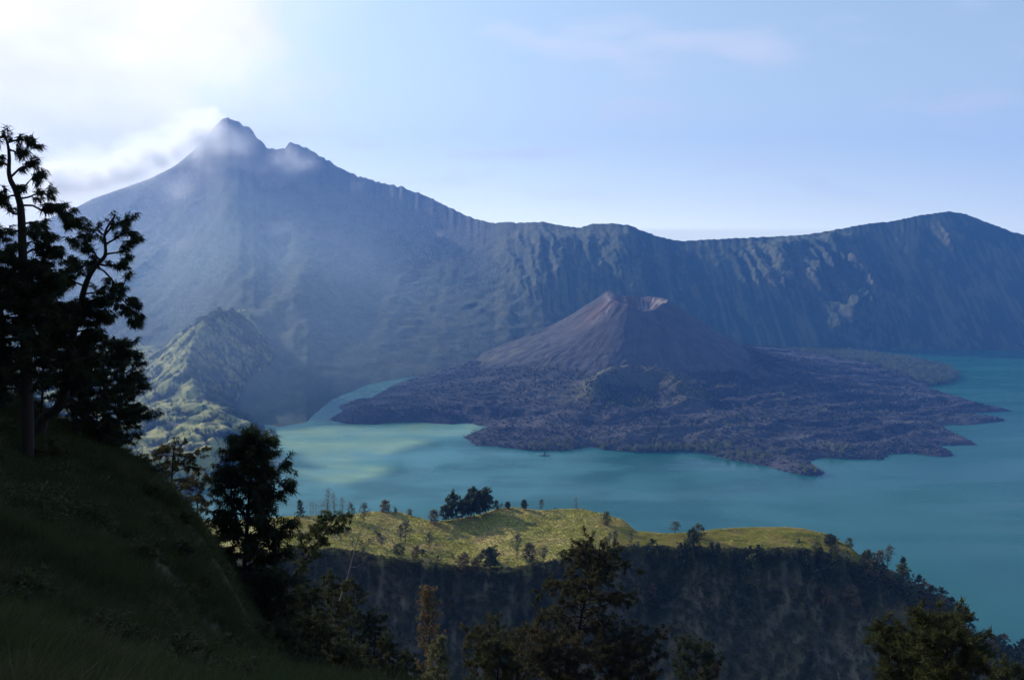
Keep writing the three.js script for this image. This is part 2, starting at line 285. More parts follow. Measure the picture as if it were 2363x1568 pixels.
// ------------------------------------------------------------------ the young cone
const rimHeight = (a) => 360 + 30 * Math.exp(-Math.pow((Math.abs(Math.atan2(Math.sin(a - 2.75), Math.cos(a - 2.75)))) / 0.55, 2)) - 34 * Math.exp(-Math.pow(Math.atan2(Math.sin(a + 1.35), Math.cos(a + 1.35)) / 0.6, 2)) + 6 * Math.cos(a) * 0 + 5 * noise(a * 3, 1);
const x0 = (r, a) => r * Math.cos(a), y0 = (r, a) => r * Math.sin(a);
const LEFT = [[0, 0], [90, -62], [190, -126], [270, -164], [350, -192], [430, -221], [510, -252], [580, -300], [660, -380], [800, -480]];
function coneHeight(r, a) {                                               // a: 0 to the right, pi / 2 away from the camera
  const R = 118 + 12 * Math.cos(a), top = rimHeight(a), wa = a + 0.05 * noise(r / 70, a * 4);
  if (r < R) { const q = R - r; return top - 70 * (1 - Math.exp(-q / 38)) - 6 + 7 * ridged(a * 9, r / 60, 3) * smooth(0, 25, q) * (r / R); }
  const q = r - R, left = smooth(2.35, 2.95, Math.abs(Math.atan2(Math.sin(a - 0.12), Math.cos(a - 0.12))));
  let h = top + lerp(-0.70 * q + 0.00021 * q * q - 0.0018 * Math.max(0, q - 300) ** 2, curve(LEFT, q), left) - 3 * Math.exp(-q / 6);
  const g = smooth(60, 260, q) * (0.35 + 0.65 * smooth(2.2, 1.2, Math.abs(a + 1.2)));
  h += g * (0.35 + 0.9 * smooth(-0.3, 0.4, noise(a * 5 + 2, r / 160))) * (2.4 * ridged(wa * 31 + noise(a * 9, 4), q / 260, 3) + 1.3 * ridged(wa * 70, q / 160, 2)) + 4 * fbm(a * 7, r / 60, 3) + 7 * smooth(180, 320, q) * fbm(x0(r, a) / 34, y0(r, a) / 34, 4) + 1.2 * fbm(r / 14, a * 30, 2);
  const scar = Math.exp(-Math.pow((a + 2.55) / 0.16, 2)) * smooth(230, 20, q);
  h += scar * (6 * ridged(a * 22, q / 40, 3) - 5);
  return h;
}
{
  const nu = 620, nv = 120, mesh = surface(nu, nv, (i, j) => { const a = -Math.PI + 2 * Math.PI * i / (nu - 1), r = 780 * Math.pow(j / (nv - 1), 0.9) + 0.01, ai = i === nu - 1 ? -Math.PI : a; return [CONE[0] + r * Math.cos(a), coneHeight(r, ai), -(CONE[1] + r * Math.sin(a))]; },
    (x, y, z, slope) => {
      const dx = x - CONE[0], dF = -z - CONE[1], r = Math.hypot(dx, dF), a = Math.atan2(dF, dx), n = fbm(x / 50, z / 50, 4), f = fbm(x / 10, (z + y) / 10, 3), st = noise(a * 30, r / 90);
      let c = mixc([0.050, 0.046, 0.048], [0.078, 0.069, 0.067], smooth(-0.4, 0.4, n + 0.5 * st));
      const red = Math.exp(-Math.pow((a + 2.62) / 0.30, 2)) * smooth(330, 140, r) * smooth(-0.4, 0.1, n + 0.2);
      c = mixc(c, [0.155, 0.085, 0.066], red * 0.8);
      const white = Math.exp(-Math.pow((a + 2.32 + 0.0006 * r) / 0.075, 2)) * smooth(300, 130, r) * smooth(-0.15, 0.2, f);
      c = mixc(c, [0.42, 0.38, 0.34], white * 0.8);
      if (r < 128) { const in_ = smooth(-0.1, 0.3, f + 0.3 * st) * smooth(1.6, 0.6, Math.abs(a - 0.1)); c = mixc(mixc(c, [0.16, 0.10, 0.085], 0.6), [0.45, 0.40, 0.33], in_ * 0.8); }
      const lowLeft = smooth(300, 520, r) * smooth(2.75, 3.0, Math.abs(a));
      return mixc(c, [0.13, 0.11, 0.055], lowLeft * smooth(-0.2, 0.3, n) * 0.7);
    });
  put(mesh, 'volcano_cone', 'dark young volcanic cone with a reddish crater rising from the lava', 'volcano', null, 'structure');
}
// ------------------------------------------------------------------ the slope below the camera, with the hillside on the left and the steep ridge that shades it
function slopeHeight(x, F) {
  const b = F > 0 ? 1.75 + (0.635 + 0.14 * smooth(95, 45, F) * clamp(x / Math.max(F, 4) * 1.5, -1, 0.15)) * F : 1.75 + 0.5 * F;          // drop below the eye
  let pl = 13.2 + 0.4 * (x + 20) + 0.26 * (F - 30) + 0.62 * Math.max(0, F - 58) ;
  { const e = x + 24 - 0.42 * (55 - F) + 1.2 * fbm(F / 6, 7, 3); pl += 1.7 * 0.5 * (e + Math.hypot(e, 2.2)); }                                  // the hillside breaks off towards the valley
  const k = 3, h = clamp(0.5 + 0.5 * (b - pl) / k);
  let drop = lerp(b, pl, h) - k * h * (1 - h);
  const q = Math.hypot(Math.max(0, Math.abs(F - 50) - 65) / 20, (x + 122) / 40);                                       // steep spur left of the frame, which shades the hillside
  let y = EYE - drop, spur = Math.exp(-q * q);
  y = lerp(y, Math.max(y, 706), spur);
  if (F < -4) y += 0.75 * Math.max(0, -F - 4);
  y += 1.25 * fbm(x / 7, F / 7, 4) * smooth(2, 9, Math.hypot(x, F)) + 2.2 * fbm(x / 34 + 5, F / 34, 3) * smooth(8, 60, Math.hypot(x, F));
  return y;
}
{
  const nu = 270, nv = 240, warp = (t, a, b) => { const s = t * 2 - 1; return lerp(a, b, 0.5 + 0.5 * (0.35 * s + 0.65 * s * s * s)); };
  const X = (i) => warp(i / (nu - 1), -430, 290), FF = (j) => { const t = j / (nv - 1); return t < 0.2 ? lerp(-260, 0, t / 0.2) : 345 * Math.pow((t - 0.2) / 0.8, 1.6); };
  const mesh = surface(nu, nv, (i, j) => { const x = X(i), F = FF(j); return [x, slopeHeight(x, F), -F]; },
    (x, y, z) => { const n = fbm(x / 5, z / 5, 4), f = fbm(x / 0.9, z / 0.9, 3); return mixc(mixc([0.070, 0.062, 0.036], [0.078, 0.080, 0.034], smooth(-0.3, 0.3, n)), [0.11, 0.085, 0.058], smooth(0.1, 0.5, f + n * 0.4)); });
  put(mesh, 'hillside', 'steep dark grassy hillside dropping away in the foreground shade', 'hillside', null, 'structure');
}
// ------------------------------------------------------------------ the meadow ridge: [u, v of the cliff edge, F, v of the far edge, F]
const MEADOW = [[-200, 1300, 420, 1205, 480], [500, 1280, 416, 1200, 476], [700, 1268, 415, 1190, 475], [780, 1270, 413, 1190, 476], [860, 1283, 410, 1180, 480], [920, 1290, 405, 1181, 480], [960, 1297, 403, 1192, 470], [1000, 1302, 400, 1204, 461], [1050, 1308, 398, 1197, 465], [1100, 1313, 396, 1188, 470], [1150, 1315, 395, 1173, 476], [1180, 1314, 395, 1170, 477], [1250, 1304, 398, 1177, 472], [1300, 1290, 402, 1174, 474], [1340, 1282, 405, 1174, 474], [1380, 1274, 410, 1182, 468], [1430, 1266, 415, 1196, 462], [1470, 1262, 420, 1226, 448], [1540, 1262, 422, 1231, 447], [1600, 1265, 425, 1228, 452], [1660, 1267, 428, 1220, 460], [1720, 1268, 430, 1217, 465], [1800, 1266, 432, 1216, 468], [1850, 1268, 434, 1219, 468], [1900, 1275, 436, 1230, 466], [1950, 1290, 436, 1254, 458], [1990, 1308, 434, 1284, 450], [2050, 1335, 430, 1312, 445], [2100, 1355, 425, 1338, 440], [2150, 1385, 420, 1365, 436], [2200, 1420, 415, 1405, 430], [2260, 1480, 410, 1468, 424], [2362, 1520, 400, 1508, 415], [2600, 1620, 390, 1605, 400]];
function meadowColumn(u) { let k = 1; while (k < MEADOW.length - 1 && MEADOW[k][0] < u) k++; const a = MEADOW[k - 1], b = MEADOW[k], t = smooth(0, 1, clamp((u - a[0]) / (b[0] - a[0]))); return [1, 2, 3, 4].map((i) => lerp(a[i], b[i], 0.5 * t + 0.5 * clamp((u - a[0]) / (b[0] - a[0])))); }
function meadowPoint(u, t) {                                              // t: 0 valley, 1 cliff edge, 2 far edge, 3 lake
  const [v1, F1, v2, F2] = meadowColumn(u), lip = at(u, v1, F1), top = at(u, v2, F2), p = new THREE.Vector3();
  if (t < 1) {
    const st = [[0, -150, -150], [0.3, -88, -112], [0.62, -44, -62], [0.86, -9, -25], [0.95, -2, -8], [1, 0, 0]], dz = curve(st.map((s) => [s[0], s[1]]), t), dy = curve(st.map((s) => [s[0], s[2]]), t), k = (F1 + dz) / F1;
    p.set(lip.x * lerp(1, k, 0.35), lip.y + dy, lip.z - dz);
    const g = smooth(1, 0.88, t);
    p.y += g * (12 * ridged(p.x / 42 + 0.02 * p.z, t * 1.2, 4) * smooth(-150, 10, p.x) + 5 * fbm(p.x / 9, t * 9, 4)); p.z += g * 6 * ridged(p.x / 33, t * 1.5 + 4, 3) * smooth(-160, -20, p.x);
    p.z += 5 * fbm(p.x / 8, 2, 4) * smooth(0.6, 1, t);
  } else if (t <= 2) {
    p.lerpVectors(lip, top, t - 1);
    if (t === 1 || t < 1.08) p.z += 5 * fbm(p.x / 8, 2, 4) * smooth(1.08, 1, t);
    p.y += Math.sin(Math.PI * (t - 1)) * (2.2 * fbm(p.x / 40 + 3, p.z / 26, 3) + (u > 840 && u < 1180 ? -2.5 * smooth(840, 960, u) * smooth(1180, 1090, u) : 0)) + 0.9 * fbm(p.x / 9, p.z / 7, 4) * smooth(1, 1.15, t) * (1 - smooth(1.85, 2, t));
  } else {
    const st = [[2, 0, 0], [2.08, 6, -4], [2.2, 30, -32], [2.5, 140, -190], [3, 420, -480]];
    p.copy(top); p.z -= curve(st.map((s) => [s[0], s[1]]), t); p.y += curve(st.map((s) => [s[0], s[2]]), t);
  }
  return p;
}
{
  const nu = 640, U = (i) => lerp(-200, 2600, i / (nu - 1)), rows = [];
  for (let j = 0; j < 60; j++) rows.push(j / 60); for (let j = 0; j < 60; j++) rows.push(1 + j / 60); for (let j = 0; j <= 14; j++) rows.push(2 + j / 14);
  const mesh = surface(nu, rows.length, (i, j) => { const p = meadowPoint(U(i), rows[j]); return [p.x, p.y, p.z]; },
    (x, y, z, slope, i, j) => {
      const t = rows[j], u = U(i), n = fbm(x / 22, z / 14, 4), f = fbm(x / 4, z / 3, 3);
      let c = mixc([0.27, 0.26, 0.055], [0.35, 0.285, 0.10], smooth(-0.25, 0.35, n + 0.4 * f));
      c = mixc(c, [0.08, 0.095, 0.03], smooth(0.15, 0.5, f - 0.3 * n));
      c = mixc(c, [0.21, 0.145, 0.085], smooth(0.2, 0.5, fbm(x / 30 + 9, z / 12, 3)) * 0.6);
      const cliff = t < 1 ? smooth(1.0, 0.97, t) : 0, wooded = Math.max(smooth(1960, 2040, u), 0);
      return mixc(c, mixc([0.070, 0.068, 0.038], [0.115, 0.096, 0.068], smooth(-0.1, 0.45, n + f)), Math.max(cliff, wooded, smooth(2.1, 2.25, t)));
    });
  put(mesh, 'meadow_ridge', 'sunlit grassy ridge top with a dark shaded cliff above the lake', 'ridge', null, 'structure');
}
// unseen rim wall added behind the camera to block sky light from the slopes
{
  const nu = 90, nv = 30, mesh = surface(nu, nv, (i, j) => {
    const a = lerp(1.9, 4.55, i / (nu - 1)), q = j / (nv - 1), r = lerp(300, 760, q) * (1 + 0.08 * noise(a * 4, 3)), x = Math.sin(a) * r, F = Math.cos(a) * r;
    return [x, lerp(420, 1090 + 60 * noise(a * 5, 1), Math.pow(q, 0.8)) + 26 * ridged(x / 120, F / 120, 4) * q, -F];
  }, (x, y, z) => mixc([0.035, 0.048, 0.022], [0.07, 0.075, 0.032], smooth(-0.3, 0.3, fbm(x / 40, z / 40, 4))));
  put(mesh, 'added_crater_rim', 'steep unseen crater rim added behind the viewpoint to block light', 'hillside', null, 'structure');
}
// ------------------------------------------------------------------ plants
const V = (x, y, z) => new THREE.Vector3(x, y, z), UP = V(0, 1, 0);
const bark = new THREE.MeshStandardMaterial({ color: rgb(0.026, 0.021, 0.017), roughness: 1 }); bark.name = 'bark';
const deadWood = new THREE.MeshStandardMaterial({ color: rgb(0.22, 0.20, 0.185), roughness: 0.95 }); deadWood.name = 'dead_wood';
const leaf = new THREE.MeshPhysicalMaterial({ vertexColors: true, roughness: 1, transmission: 0.35, thickness: 0, specularIntensity: 0.2 }); leaf.name = 'leaf';
class Wood {
  constructor() { this.p = []; this.i = []; }
  tube(pts, r0, r1, sides = 6) {
    const start = this.p.length / 3, n = pts.length, t = V(), a = V(), b = V();
    for (let k = 0; k < n; k++) {
      t.subVectors(pts[Math.min(k + 1, n - 1)], pts[Math.max(k - 1, 0)]).normalize();
      a.crossVectors(t, Math.abs(t.x) > 0.8 ? V(0, 0, 1) : V(1, 0, 0)).normalize(); b.crossVectors(t, a);
      const r = lerp(r0, r1, Math.pow(k / (n - 1), 0.85));
      for (let s = 0; s < sides; s++) { const q = s / sides * 6.2831853, c = Math.cos(q) * r, d = Math.sin(q) * r; this.p.push(pts[k].x + a.x * c + b.x * d, pts[k].y + a.y * c + b.y * d, pts[k].z + a.z * c + b.z * d); }
    }
    for (let k = 0; k < n - 1; k++) for (let s = 0; s < sides; s++) { const o = start + k * sides, s2 = (s + 1) % sides; this.i.push(o + s, o + sides + s, o + s2, o + s2, o + sides + s, o + sides + s2); }
  }
  build() { const g = new THREE.BufferGeometry(); g.setAttribute('position', new THREE.Float32BufferAttribute(this.p, 3)); g.setIndex(this.i); g.computeVertexNormals(); return g; }
}
class Leaves {
  constructor() { this.p = []; this.c = []; }
  blade(p, d, len, w, side, c) {
    this.p.push(p.x - side.x * w, p.y - side.y * w, p.z - side.z * w, p.x + side.x * w, p.y + side.y * w, p.z + side.z * w, p.x + d.x * len, p.y + d.y * len, p.z + d.z * len);
    for (let k = 0; k < 3; k++) this.c.push(c[0], c[1], c[2]);
  }
  build() { const g = new THREE.BufferGeometry(); g.setAttribute('position', new THREE.Float32BufferAttribute(this.p, 3)); g.setAttribute('color', new THREE.Float32BufferAttribute(this.c, 3)); return g; }
}
const bent = (pts, n) => new THREE.CatmullRomCurve3(pts, false, 'centripetal').getPoints(n);
// path: trunk from base to tip; limbs: polylines; auto: further limbs grown round the trunk; leaf: how a twig is dressed
function growTree(o) {
  const R = rng(o.seed), trunk = new Wood(), limbsWood = new Wood(), leaves = new Leaves(), L = o.leaf ?? {}, sides = o.sides ?? 7, spread = () => V(R() - 0.5, R() - 0.5, R() - 0.5);
  const path = bent(o.path, o.path.length * 4), tip = path[path.length - 1], H = tip.distanceTo(path[0]);
  trunk.tube(path, o.r0, o.r1 ?? o.r0 * 0.12, sides);
  const limbs = (o.limbs ?? []).map((l) => ({ pts: l, r: o.limbR ?? o.r0 * 0.3, join: true })), woodAt = path.slice(0, -1);
  if (o.auto) for (let k = 0; k < o.auto.n; k++) {
    const q = (k + R() * 0.8) / o.auto.n, t = lerp(o.auto.t0, o.auto.t1 ?? 0.98, q), b = path[Math.min(path.length - 1, Math.floor(t * (path.length - 1)))], az = k * 2.4 + R() * 1.2 + (o.turn ?? 0);
    const len = o.auto.len(q) * (0.65 + 0.6 * R()), rise = (o.auto.rise ?? 0.25) + (R() - 0.5) * 0.4, d = V(Math.cos(az), rise, Math.sin(az)).normalize();
    const bend = o.auto.bend ?? -0.12, m = b.clone().addScaledVector(d, len * 0.5).add(V(0, len * 0.04 * R(), 0)), e = b.clone().addScaledVector(d, len).add(V((R() - 0.5) * len * 0.3, bend * len, (R() - 0.5) * len * 0.3));
    limbs.push({ pts: [b, m, e], r: Math.max(o.r0 * 0.08, o.r0 * 0.32 * (1 - q) + o.r0 * 0.06) });
  }
  const dress = (p, out) => {                                             // one tuft of drooping blades
    const base = L.colors[Math.floor(R() * L.colors.length)], f = 0.7 + 0.6 * R(), c = [base[0] * f, base[1] * f, base[2] * f];
    for (let k = 0; k < L.blades; k++) {
      const d = spread().multiplyScalar(1.5).addScaledVector(out, L.out ?? 0.5); d.y -= L.droop ?? 0.7; d.normalize();
      const s = spread().cross(d).normalize(), q = p.clone().addScaledVector(spread(), L.puff ?? 0.25);
      leaves.blade(q, d, L.len * (0.6 + 0.7 * R()), L.w * (0.7 + 0.6 * R()), s, c);
    }
  };
  for (const l of limbs) {
    if (l.join) l.pts = [woodAt.reduce((a, b) => (b.distanceToSquared(l.pts[0]) < a.distanceToSquared(l.pts[0]) ? b : a)).clone(), ...l.pts.slice(1)];
    const pts = bent(l.pts, 7), len = l.pts.reduce((s, p, k) => s + (k ? p.distanceTo(l.pts[k - 1]) : 0), 0);
    for (let k = 1; k < pts.length; k++) pts[k].addScaledVector(spread(), len * 0.05);
    limbsWood.tube(pts, l.r, l.r * 0.25, 5); woodAt.push(...pts.slice(1));
    if (!L.blades) { // bare: forked twigs only
      for (let k = 2; k < pts.length; k++) { const d = spread().multiplyScalar(1.4).add(UP).normalize(), e = pts[k].clone().addScaledVector(d, len * 0.35); limbsWood.tube([pts[k], e], l.r * 0.4, l.r * 0.12, 3); }
      continue;
    }
    const n = Math.max(2, Math.round(len * (1 - (L.from ?? 0.25)) / L.step));
    for (let k = 0; k < n; k++) {
      const t = lerp(L.from ?? 0.25, 1, (k + R()) / n), b = pts[Math.min(pts.length - 1, Math.round(t * (pts.length - 1)))], dir = pts[Math.min(pts.length - 1, Math.round(t * (pts.length - 1)) + 1)].clone().sub(b);
      const d = spread().multiplyScalar(2).addScaledVector(dir.lengthSq() ? dir.normalize() : d0, 0.7); d.y = d.y * 0.55 + (L.lift ?? 0.12); d.normalize();
      const e = b.clone().addScaledVector(d, L.twig * (0.5 + 0.8 * R()));
      if (L.twigR) limbsWood.tube([b, e], L.twigR, L.twigR * 0.5, 3);
      for (let q = 0; q < L.tufts; q++) dress(b.clone().lerp(e, L.tufts === 1 ? 1 : 0.35 + 0.65 * q / (L.tufts - 1)), d);
    }
  }
  if (L.blades) for (let k = 0; k < (L.tip ?? 6); k++) dress(path[path.length - 1 - (k % 3)].clone().addScaledVector(spread(), L.twig), UP);
  return { trunk: trunk.build(), limbs: limbsWood.p.length ? limbsWood.build() : null, crown: leaves.p.length ? leaves.build() : null };
}
const d0 = V(0, 1, 0);
function treeGroup(parts, wood = bark) {
  const g = new THREE.Group(), add = (geo, m, name) => { if (!geo) return; const c = new THREE.Mesh(geo, m); c.name = name; if (name !== 'trunk') c.userData.kind = 'stuff'; g.add(c); };
  add(parts.trunk, wood, 'trunk'); add(parts.limbs, wood, 'branches'); add(parts.crown, leaf, 'crown');
  return g;
}
const NEEDLE = { step: 0.21, twig: 0.6, twigR: 0.011, tufts: 3, blades: 22, len: 0.42, w: 0.030, puff: 0.24, droop: 0.75, from: 0.22, colors: [[0.030, 0.042, 0.018], [0.022, 0.032, 0.014], [0.040, 0.050, 0.018]] };
// a tree near the camera: px = trunk from tip to base as [u, v], F metres ahead; the foot is set on the slope
function nearTree(name, label, F, px, o) {
  const lean = o.depth ?? 0, n = px.length, pts = px.map(([u, v], k) => at(u, v, F + lean * (1 - k / (n - 1)))).reverse(), b = pts[0];
  let foot = V(b.x, slopeHeight(b.x, -b.z) - 0.35, b.z);
  if (b.y - foot.y < 0.4) pts[0] = foot; else { foot = V(b.x + (o.footX ?? 0), slopeHeight(b.x + (o.footX ?? 0), -b.z) - 0.35, b.z); pts.unshift(foot); }
  const rel = (p) => p.clone().sub(foot), limbs = (o.limbs ?? []).map((l) => l.map(([u, v, dF], k) => rel(at(u, v, F + (dF ?? 0)))));
  const g = treeGroup(growTree({ ...o, path: pts.map(rel), limbs, leaf: { ...NEEDLE, ...o.leaf } }), o.wood ?? bark);
  g.position.copy(foot);
  return put(g, name, label, 'tree', o.group);
}
const cone = (a, b) => (q) => lerp(a, b, q), round = (w, a = 0.35) => (q) => w * (a + (1 - a) * Math.sin(Math.PI * Math.pow(q, 0.8))) ;

// the stand of pines on the hillside at the left edge
nearTree('casuarina_tree', 'tall dark tree at the left edge with drooping needle clumps against the bright cloud', 46, [[5, 300], [16, 331], [20, 362], [19, 396], [23, 415], [34, 437], [45, 471], [48, 503], [50, 565], [53, 628], [56, 690], [58, 790], [61, 914], [62, 1040], [60, 1095]], {
  seed: 11, r0: 0.40, limbR: 0.075, auto: { n: 50, t0: 0.17, t1: 0.40, len: round(2.5, 0.6), rise: 0.15 },
  limbs: [[[50, 476], [78, 479, -0.5], [106, 482, -0.8], [122, 470, -1], [147, 481, -1.2], [169, 503, -1.3], [184, 525, -1.4]], [[106, 482, -0.8], [130, 490, -0.6], [150, 505, -0.5], [160, 530, -0.4]], [[45, 493], [28, 490], [9, 468, 0.5], [-8, 452, 0.8], [-30, 440, 1]], [[31, 410], [47, 387], [66, 382, 0.3], [80, 384, 0.4]], [[34, 437], [58, 428, -0.3], [80, 404, -0.5], [98, 396, -0.6]], [[40, 458], [70, 452, 0.4], [98, 446, 0.6], [116, 450, 0.7]], [[16, 331], [40, 320], [62, 324], [82, 342]], [[19, 380], [0, 372], [-20, 366]], [[18, 345], [35, 350, -0.4], [52, 356, -0.6]], [[10, 318], [-8, 322], [-25, 335]], [[48, 520], [70, 512, 0.6], [95, 520, 0.9], [112, 540, 1], [117, 560, 1]], [[48, 534], [19, 534, -0.6], [-12, 536, -1]], [[49, 545], [80, 535, -0.8], [100, 545, -1.2]], [[38, 450], [15, 452, -0.5], [-5, 440, -0.6]],
    [[52, 590], [85, 572, 0.5], [115, 568, 0.8], [140, 585, 0.9], [152, 612, 1]], [[53, 610], [20, 590, 0.5], [-15, 585, 0.9]], [[54, 640], [90, 622, -0.6], [130, 625, -1], [150, 650, -1.2]], [[55, 665], [20, 640, -0.6], [-20, 640, -1]], [[56, 700], [95, 672, 0.7], [135, 680, 1]], [[57, 720], [15, 700, 0.6], [-20, 705, 0.8]], [[58, 760], [95, 735, -0.7], [125, 745, -1]], [[58, 790], [25, 765, 0.5], [-10, 770, 0.8]], [[59, 830], [85, 812, 0.4], [105, 825, 0.5]], [[59, 850], [35, 835, -0.4], [10, 845, -0.6]], [[50, 560], [75, 560, 1], [95, 590, 1.5]], [[51, 580], [25, 565, -1.2], [5, 600, -1.5]], [[55, 690], [30, 670, 1], [10, 690, 1.6]], [[55, 690], [85, 700, -1], [105, 720, -1.6]]] });
nearTree('casuarina_tree', 'dark tree leaning right from the left stand with a long lower branch pointing right', 50, [[266, 494], [241, 537], [242, 568], [241, 590], [219, 615], [203, 640], [191, 675], [184, 709], [178, 727], [163, 789], [156, 852], [147, 908], [131, 942], [100, 964], [88, 1002], [78, 1060]], {
  seed: 23, r0: 0.42, limbR: 0.075, auto: { n: 34, t0: 0.3, t1: 0.56, len: round(2.1, 0.6), rise: 0.15 },
  limbs: [[[241, 540], [260, 522, 0.3], [282, 512, 0.5], [297, 508, 0.6]], [[241, 545], [222, 532, -0.4], [205, 542, -0.6]], [[242, 562], [268, 548], [291, 538], [306, 548]], [[228, 600], [213, 583], [188, 571], [167, 553]], [[213, 585], [200, 565, 0.3], [180, 552, 0.4]], [[243, 585], [272, 580, 0.5], [294, 562, 0.8], [300, 555, 0.8]], [[225, 610], [255, 612, -0.5], [282, 608, -0.8], [295, 590, -0.9]], [[222, 616], [250, 640], [266, 668], [294, 690], [318, 712]], [[266, 668], [285, 655, 0.4], [290, 640, 0.6]], [[203, 640], [175, 628, 0.3], [155, 600, 0.5]], [[196, 660], [165, 650, -0.5], [140, 660, -0.8]], [[190, 680], [220, 672, 0.6], [240, 660, 0.9]], [[188, 695], [225, 692, -0.3], [259, 690, -0.5], [291, 720, -0.6], [325, 757, -0.7]], [[259, 690, -0.5], [285, 695, -0.3], [308, 725, -0.2], [318, 742, -0.1]], [[182, 712], [150, 700, 0.6], [128, 715, 0.9]], [[178, 735], [210, 728, 0.7], [238, 735, 1]], [[172, 755], [140, 745, -0.6], [118, 760, -0.9]], [[170, 765], [205, 760, -0.7], [232, 775, -1]], [[163, 790], [140, 775, 0.5], [120, 785, 0.8]], [[215, 622], [190, 612, -0.8], [172, 622, -1.1]], [[236, 595], [215, 600, 0.8], [205, 620, 1]], [[131, 942], [165, 935, 0.3], [205, 942, 0.5], [240, 930, 0.6]], [[147, 905], [175, 885, -0.4], [205, 880, -0.6]], [[156, 852], [180, 838, 0.4], [210, 842, 0.6]]] });
nearTree('casuarina_tree', 'thin straight tree between the two large left trees', 52, [[98, 660], [97, 720], [100, 800], [97, 880], [96, 935], [92, 990], [88, 1010]], { seed: 31, r0: 0.16, auto: { n: 22, t0: 0.32, len: round(1.6), rise: 0.1 }, leaf: { blades: 9 } });
nearTree('casuarina_tree', 'tree cut by the left edge of the picture, low dense crown', 54, [[-10, 520], [-6, 600], [2, 720], [4, 860], [0, 960], [-6, 1030]], { seed: 37, r0: 0.3, auto: { n: 34, t0: 0.3, len: round(2.6), rise: 0.15 } });
nearTree('casuarina_tree', 'broad dark tree at the right end of the left stand, rounded crown', 58, [[236, 775], [236, 830], [240, 900], [238, 980], [236, 1040], [234, 1060]], { seed: 41, r0: 0.24, auto: { n: 66, t0: 0.30, len: (q) => 3.1 * (0.45 + 0.55 * Math.sin(Math.PI * Math.pow(q, 0.75))), rise: 0.1, bend: -0.05 }, leaf: { blades: 17 } });
nearTree('casuarina_tree', 'forked tree below the broad crown, feathery tufts reaching right', 62, [[282, 800], [285, 850], [277, 910], [274, 960], [268, 1010], [264, 1050]], { seed: 43, r0: 0.17, auto: { n: 30, t0: 0.2, len: (q) => 1.9 * (0.6 + 0.4 * Math.sin(Math.PI * q)), rise: 0.1 }, leaf: { blades: 17 } });
nearTree('casuarina_tree', 'low tree behind the left stand with thin trunks showing sky', 64, [[190, 850], [192, 920], [186, 990], [180, 1040]], { seed: 47, r0: 0.13, auto: { n: 24, t0: 0.25, len: round(1.7), rise: 0.2 }, leaf: { blades: 10 } });
nearTree('casuarina_tree', 'slim young tree among the left trunks near the edge', 60, [[24, 800], [24, 860], [22, 940], [20, 1000]], { seed: 53, r0: 0.08, auto: { n: 18, t0: 0.15, len: round(1.0), rise: 0.2 }, leaf: { blades: 9 } });
// below the hillside
const WARM = [[0.058, 0.062, 0.024], [0.045, 0.050, 0.020], [0.075, 0.062, 0.028]];
nearTree('casuarina_tree', 'slender tree in front of the yellow hill with two level side branches', 86, [[408, 1008], [400, 1040], [396, 1090], [394, 1150], [390, 1215]], { seed: 61, r0: 0.26, limbR: 0.07, auto: { n: 20, t0: 0.42, t1: 0.94, len: round(2.4, 0.5), rise: 0.12 }, leaf: { step: 0.3, twig: 0.7, len: 0.42, w: 0.036, blades: 17, colors: WARM },
  limbs: [[[400, 1050], [430, 1048], [452, 1042], [472, 1036]], [[399, 1055], [375, 1050], [352, 1058], [336, 1066]], [[396, 1100], [370, 1098], [345, 1102], [328, 1108]], [[396, 1092], [425, 1080], [448, 1078], [462, 1092]], [[397, 1080], [412, 1065], [440, 1062]]] });
nearTree('casuarina_tree', 'bushy reddish green tree beside the slender tree, right of it', 92, [[452, 1085], [452, 1120], [455, 1170], [452, 1225], [450, 1260]], { seed: 67, r0: 0.2, auto: { n: 34, t0: 0.15, len: round(3.0, 0.5), rise: 0.1 }, leaf: { step: 0.34, twig: 0.8, len: 0.45, w: 0.040, blades: 17, colors: [[0.085, 0.068, 0.032], [0.06, 0.058, 0.026]] } });
nearTree('casuarina_tree', 'large dark casuarina with a ragged pyramid crown in front of the lake', 62, [[577, 1000], [578, 1060], [574, 1150], [566, 1260], [560, 1380], [556, 1500], [552, 1580]], { seed: 71, r0: 0.34, auto: { n: 120, t0: 0.16, len: (q) => lerp(4.4, 1.0, Math.pow(q, 1.15)), rise: 0.32, bend: -0.02 }, leaf: { step: 0.26, twig: 1.0, len: 0.5, w: 0.042, blades: 18, tip: 24, puff: 0.42 },
  limbs: [[[577, 1090], [555, 1060], [540, 1030], [536, 1018]], [[578, 1080], [605, 1050], [622, 1025], [628, 1020]], [[577, 1130], [615, 1105], [645, 1080], [652, 1070]], [[574, 1180], [625, 1150], [658, 1125], [664, 1118]], [[570, 1200], [530, 1160], [512, 1120], [508, 1100]], [[570, 1240], [615, 1225], [655, 1215], [672, 1200]]] });
nearTree('casuarina_tree', 'leaning tree with sunlit green crown in front of the meadow, left end', 88, [[778, 1180], [765, 1205], [745, 1235], [722, 1265], [690, 1310], [660, 1360]], { seed: 73, r0: 0.2, auto: { n: 34, t0: 0.36, len: round(2.6, 0.55), rise: 0.15, bend: 0 }, leaf: { step: 0.32, twig: 0.75, len: 0.46, w: 0.040, blades: 17, colors: [[0.07, 0.085, 0.026], [0.055, 0.07, 0.022]] } });
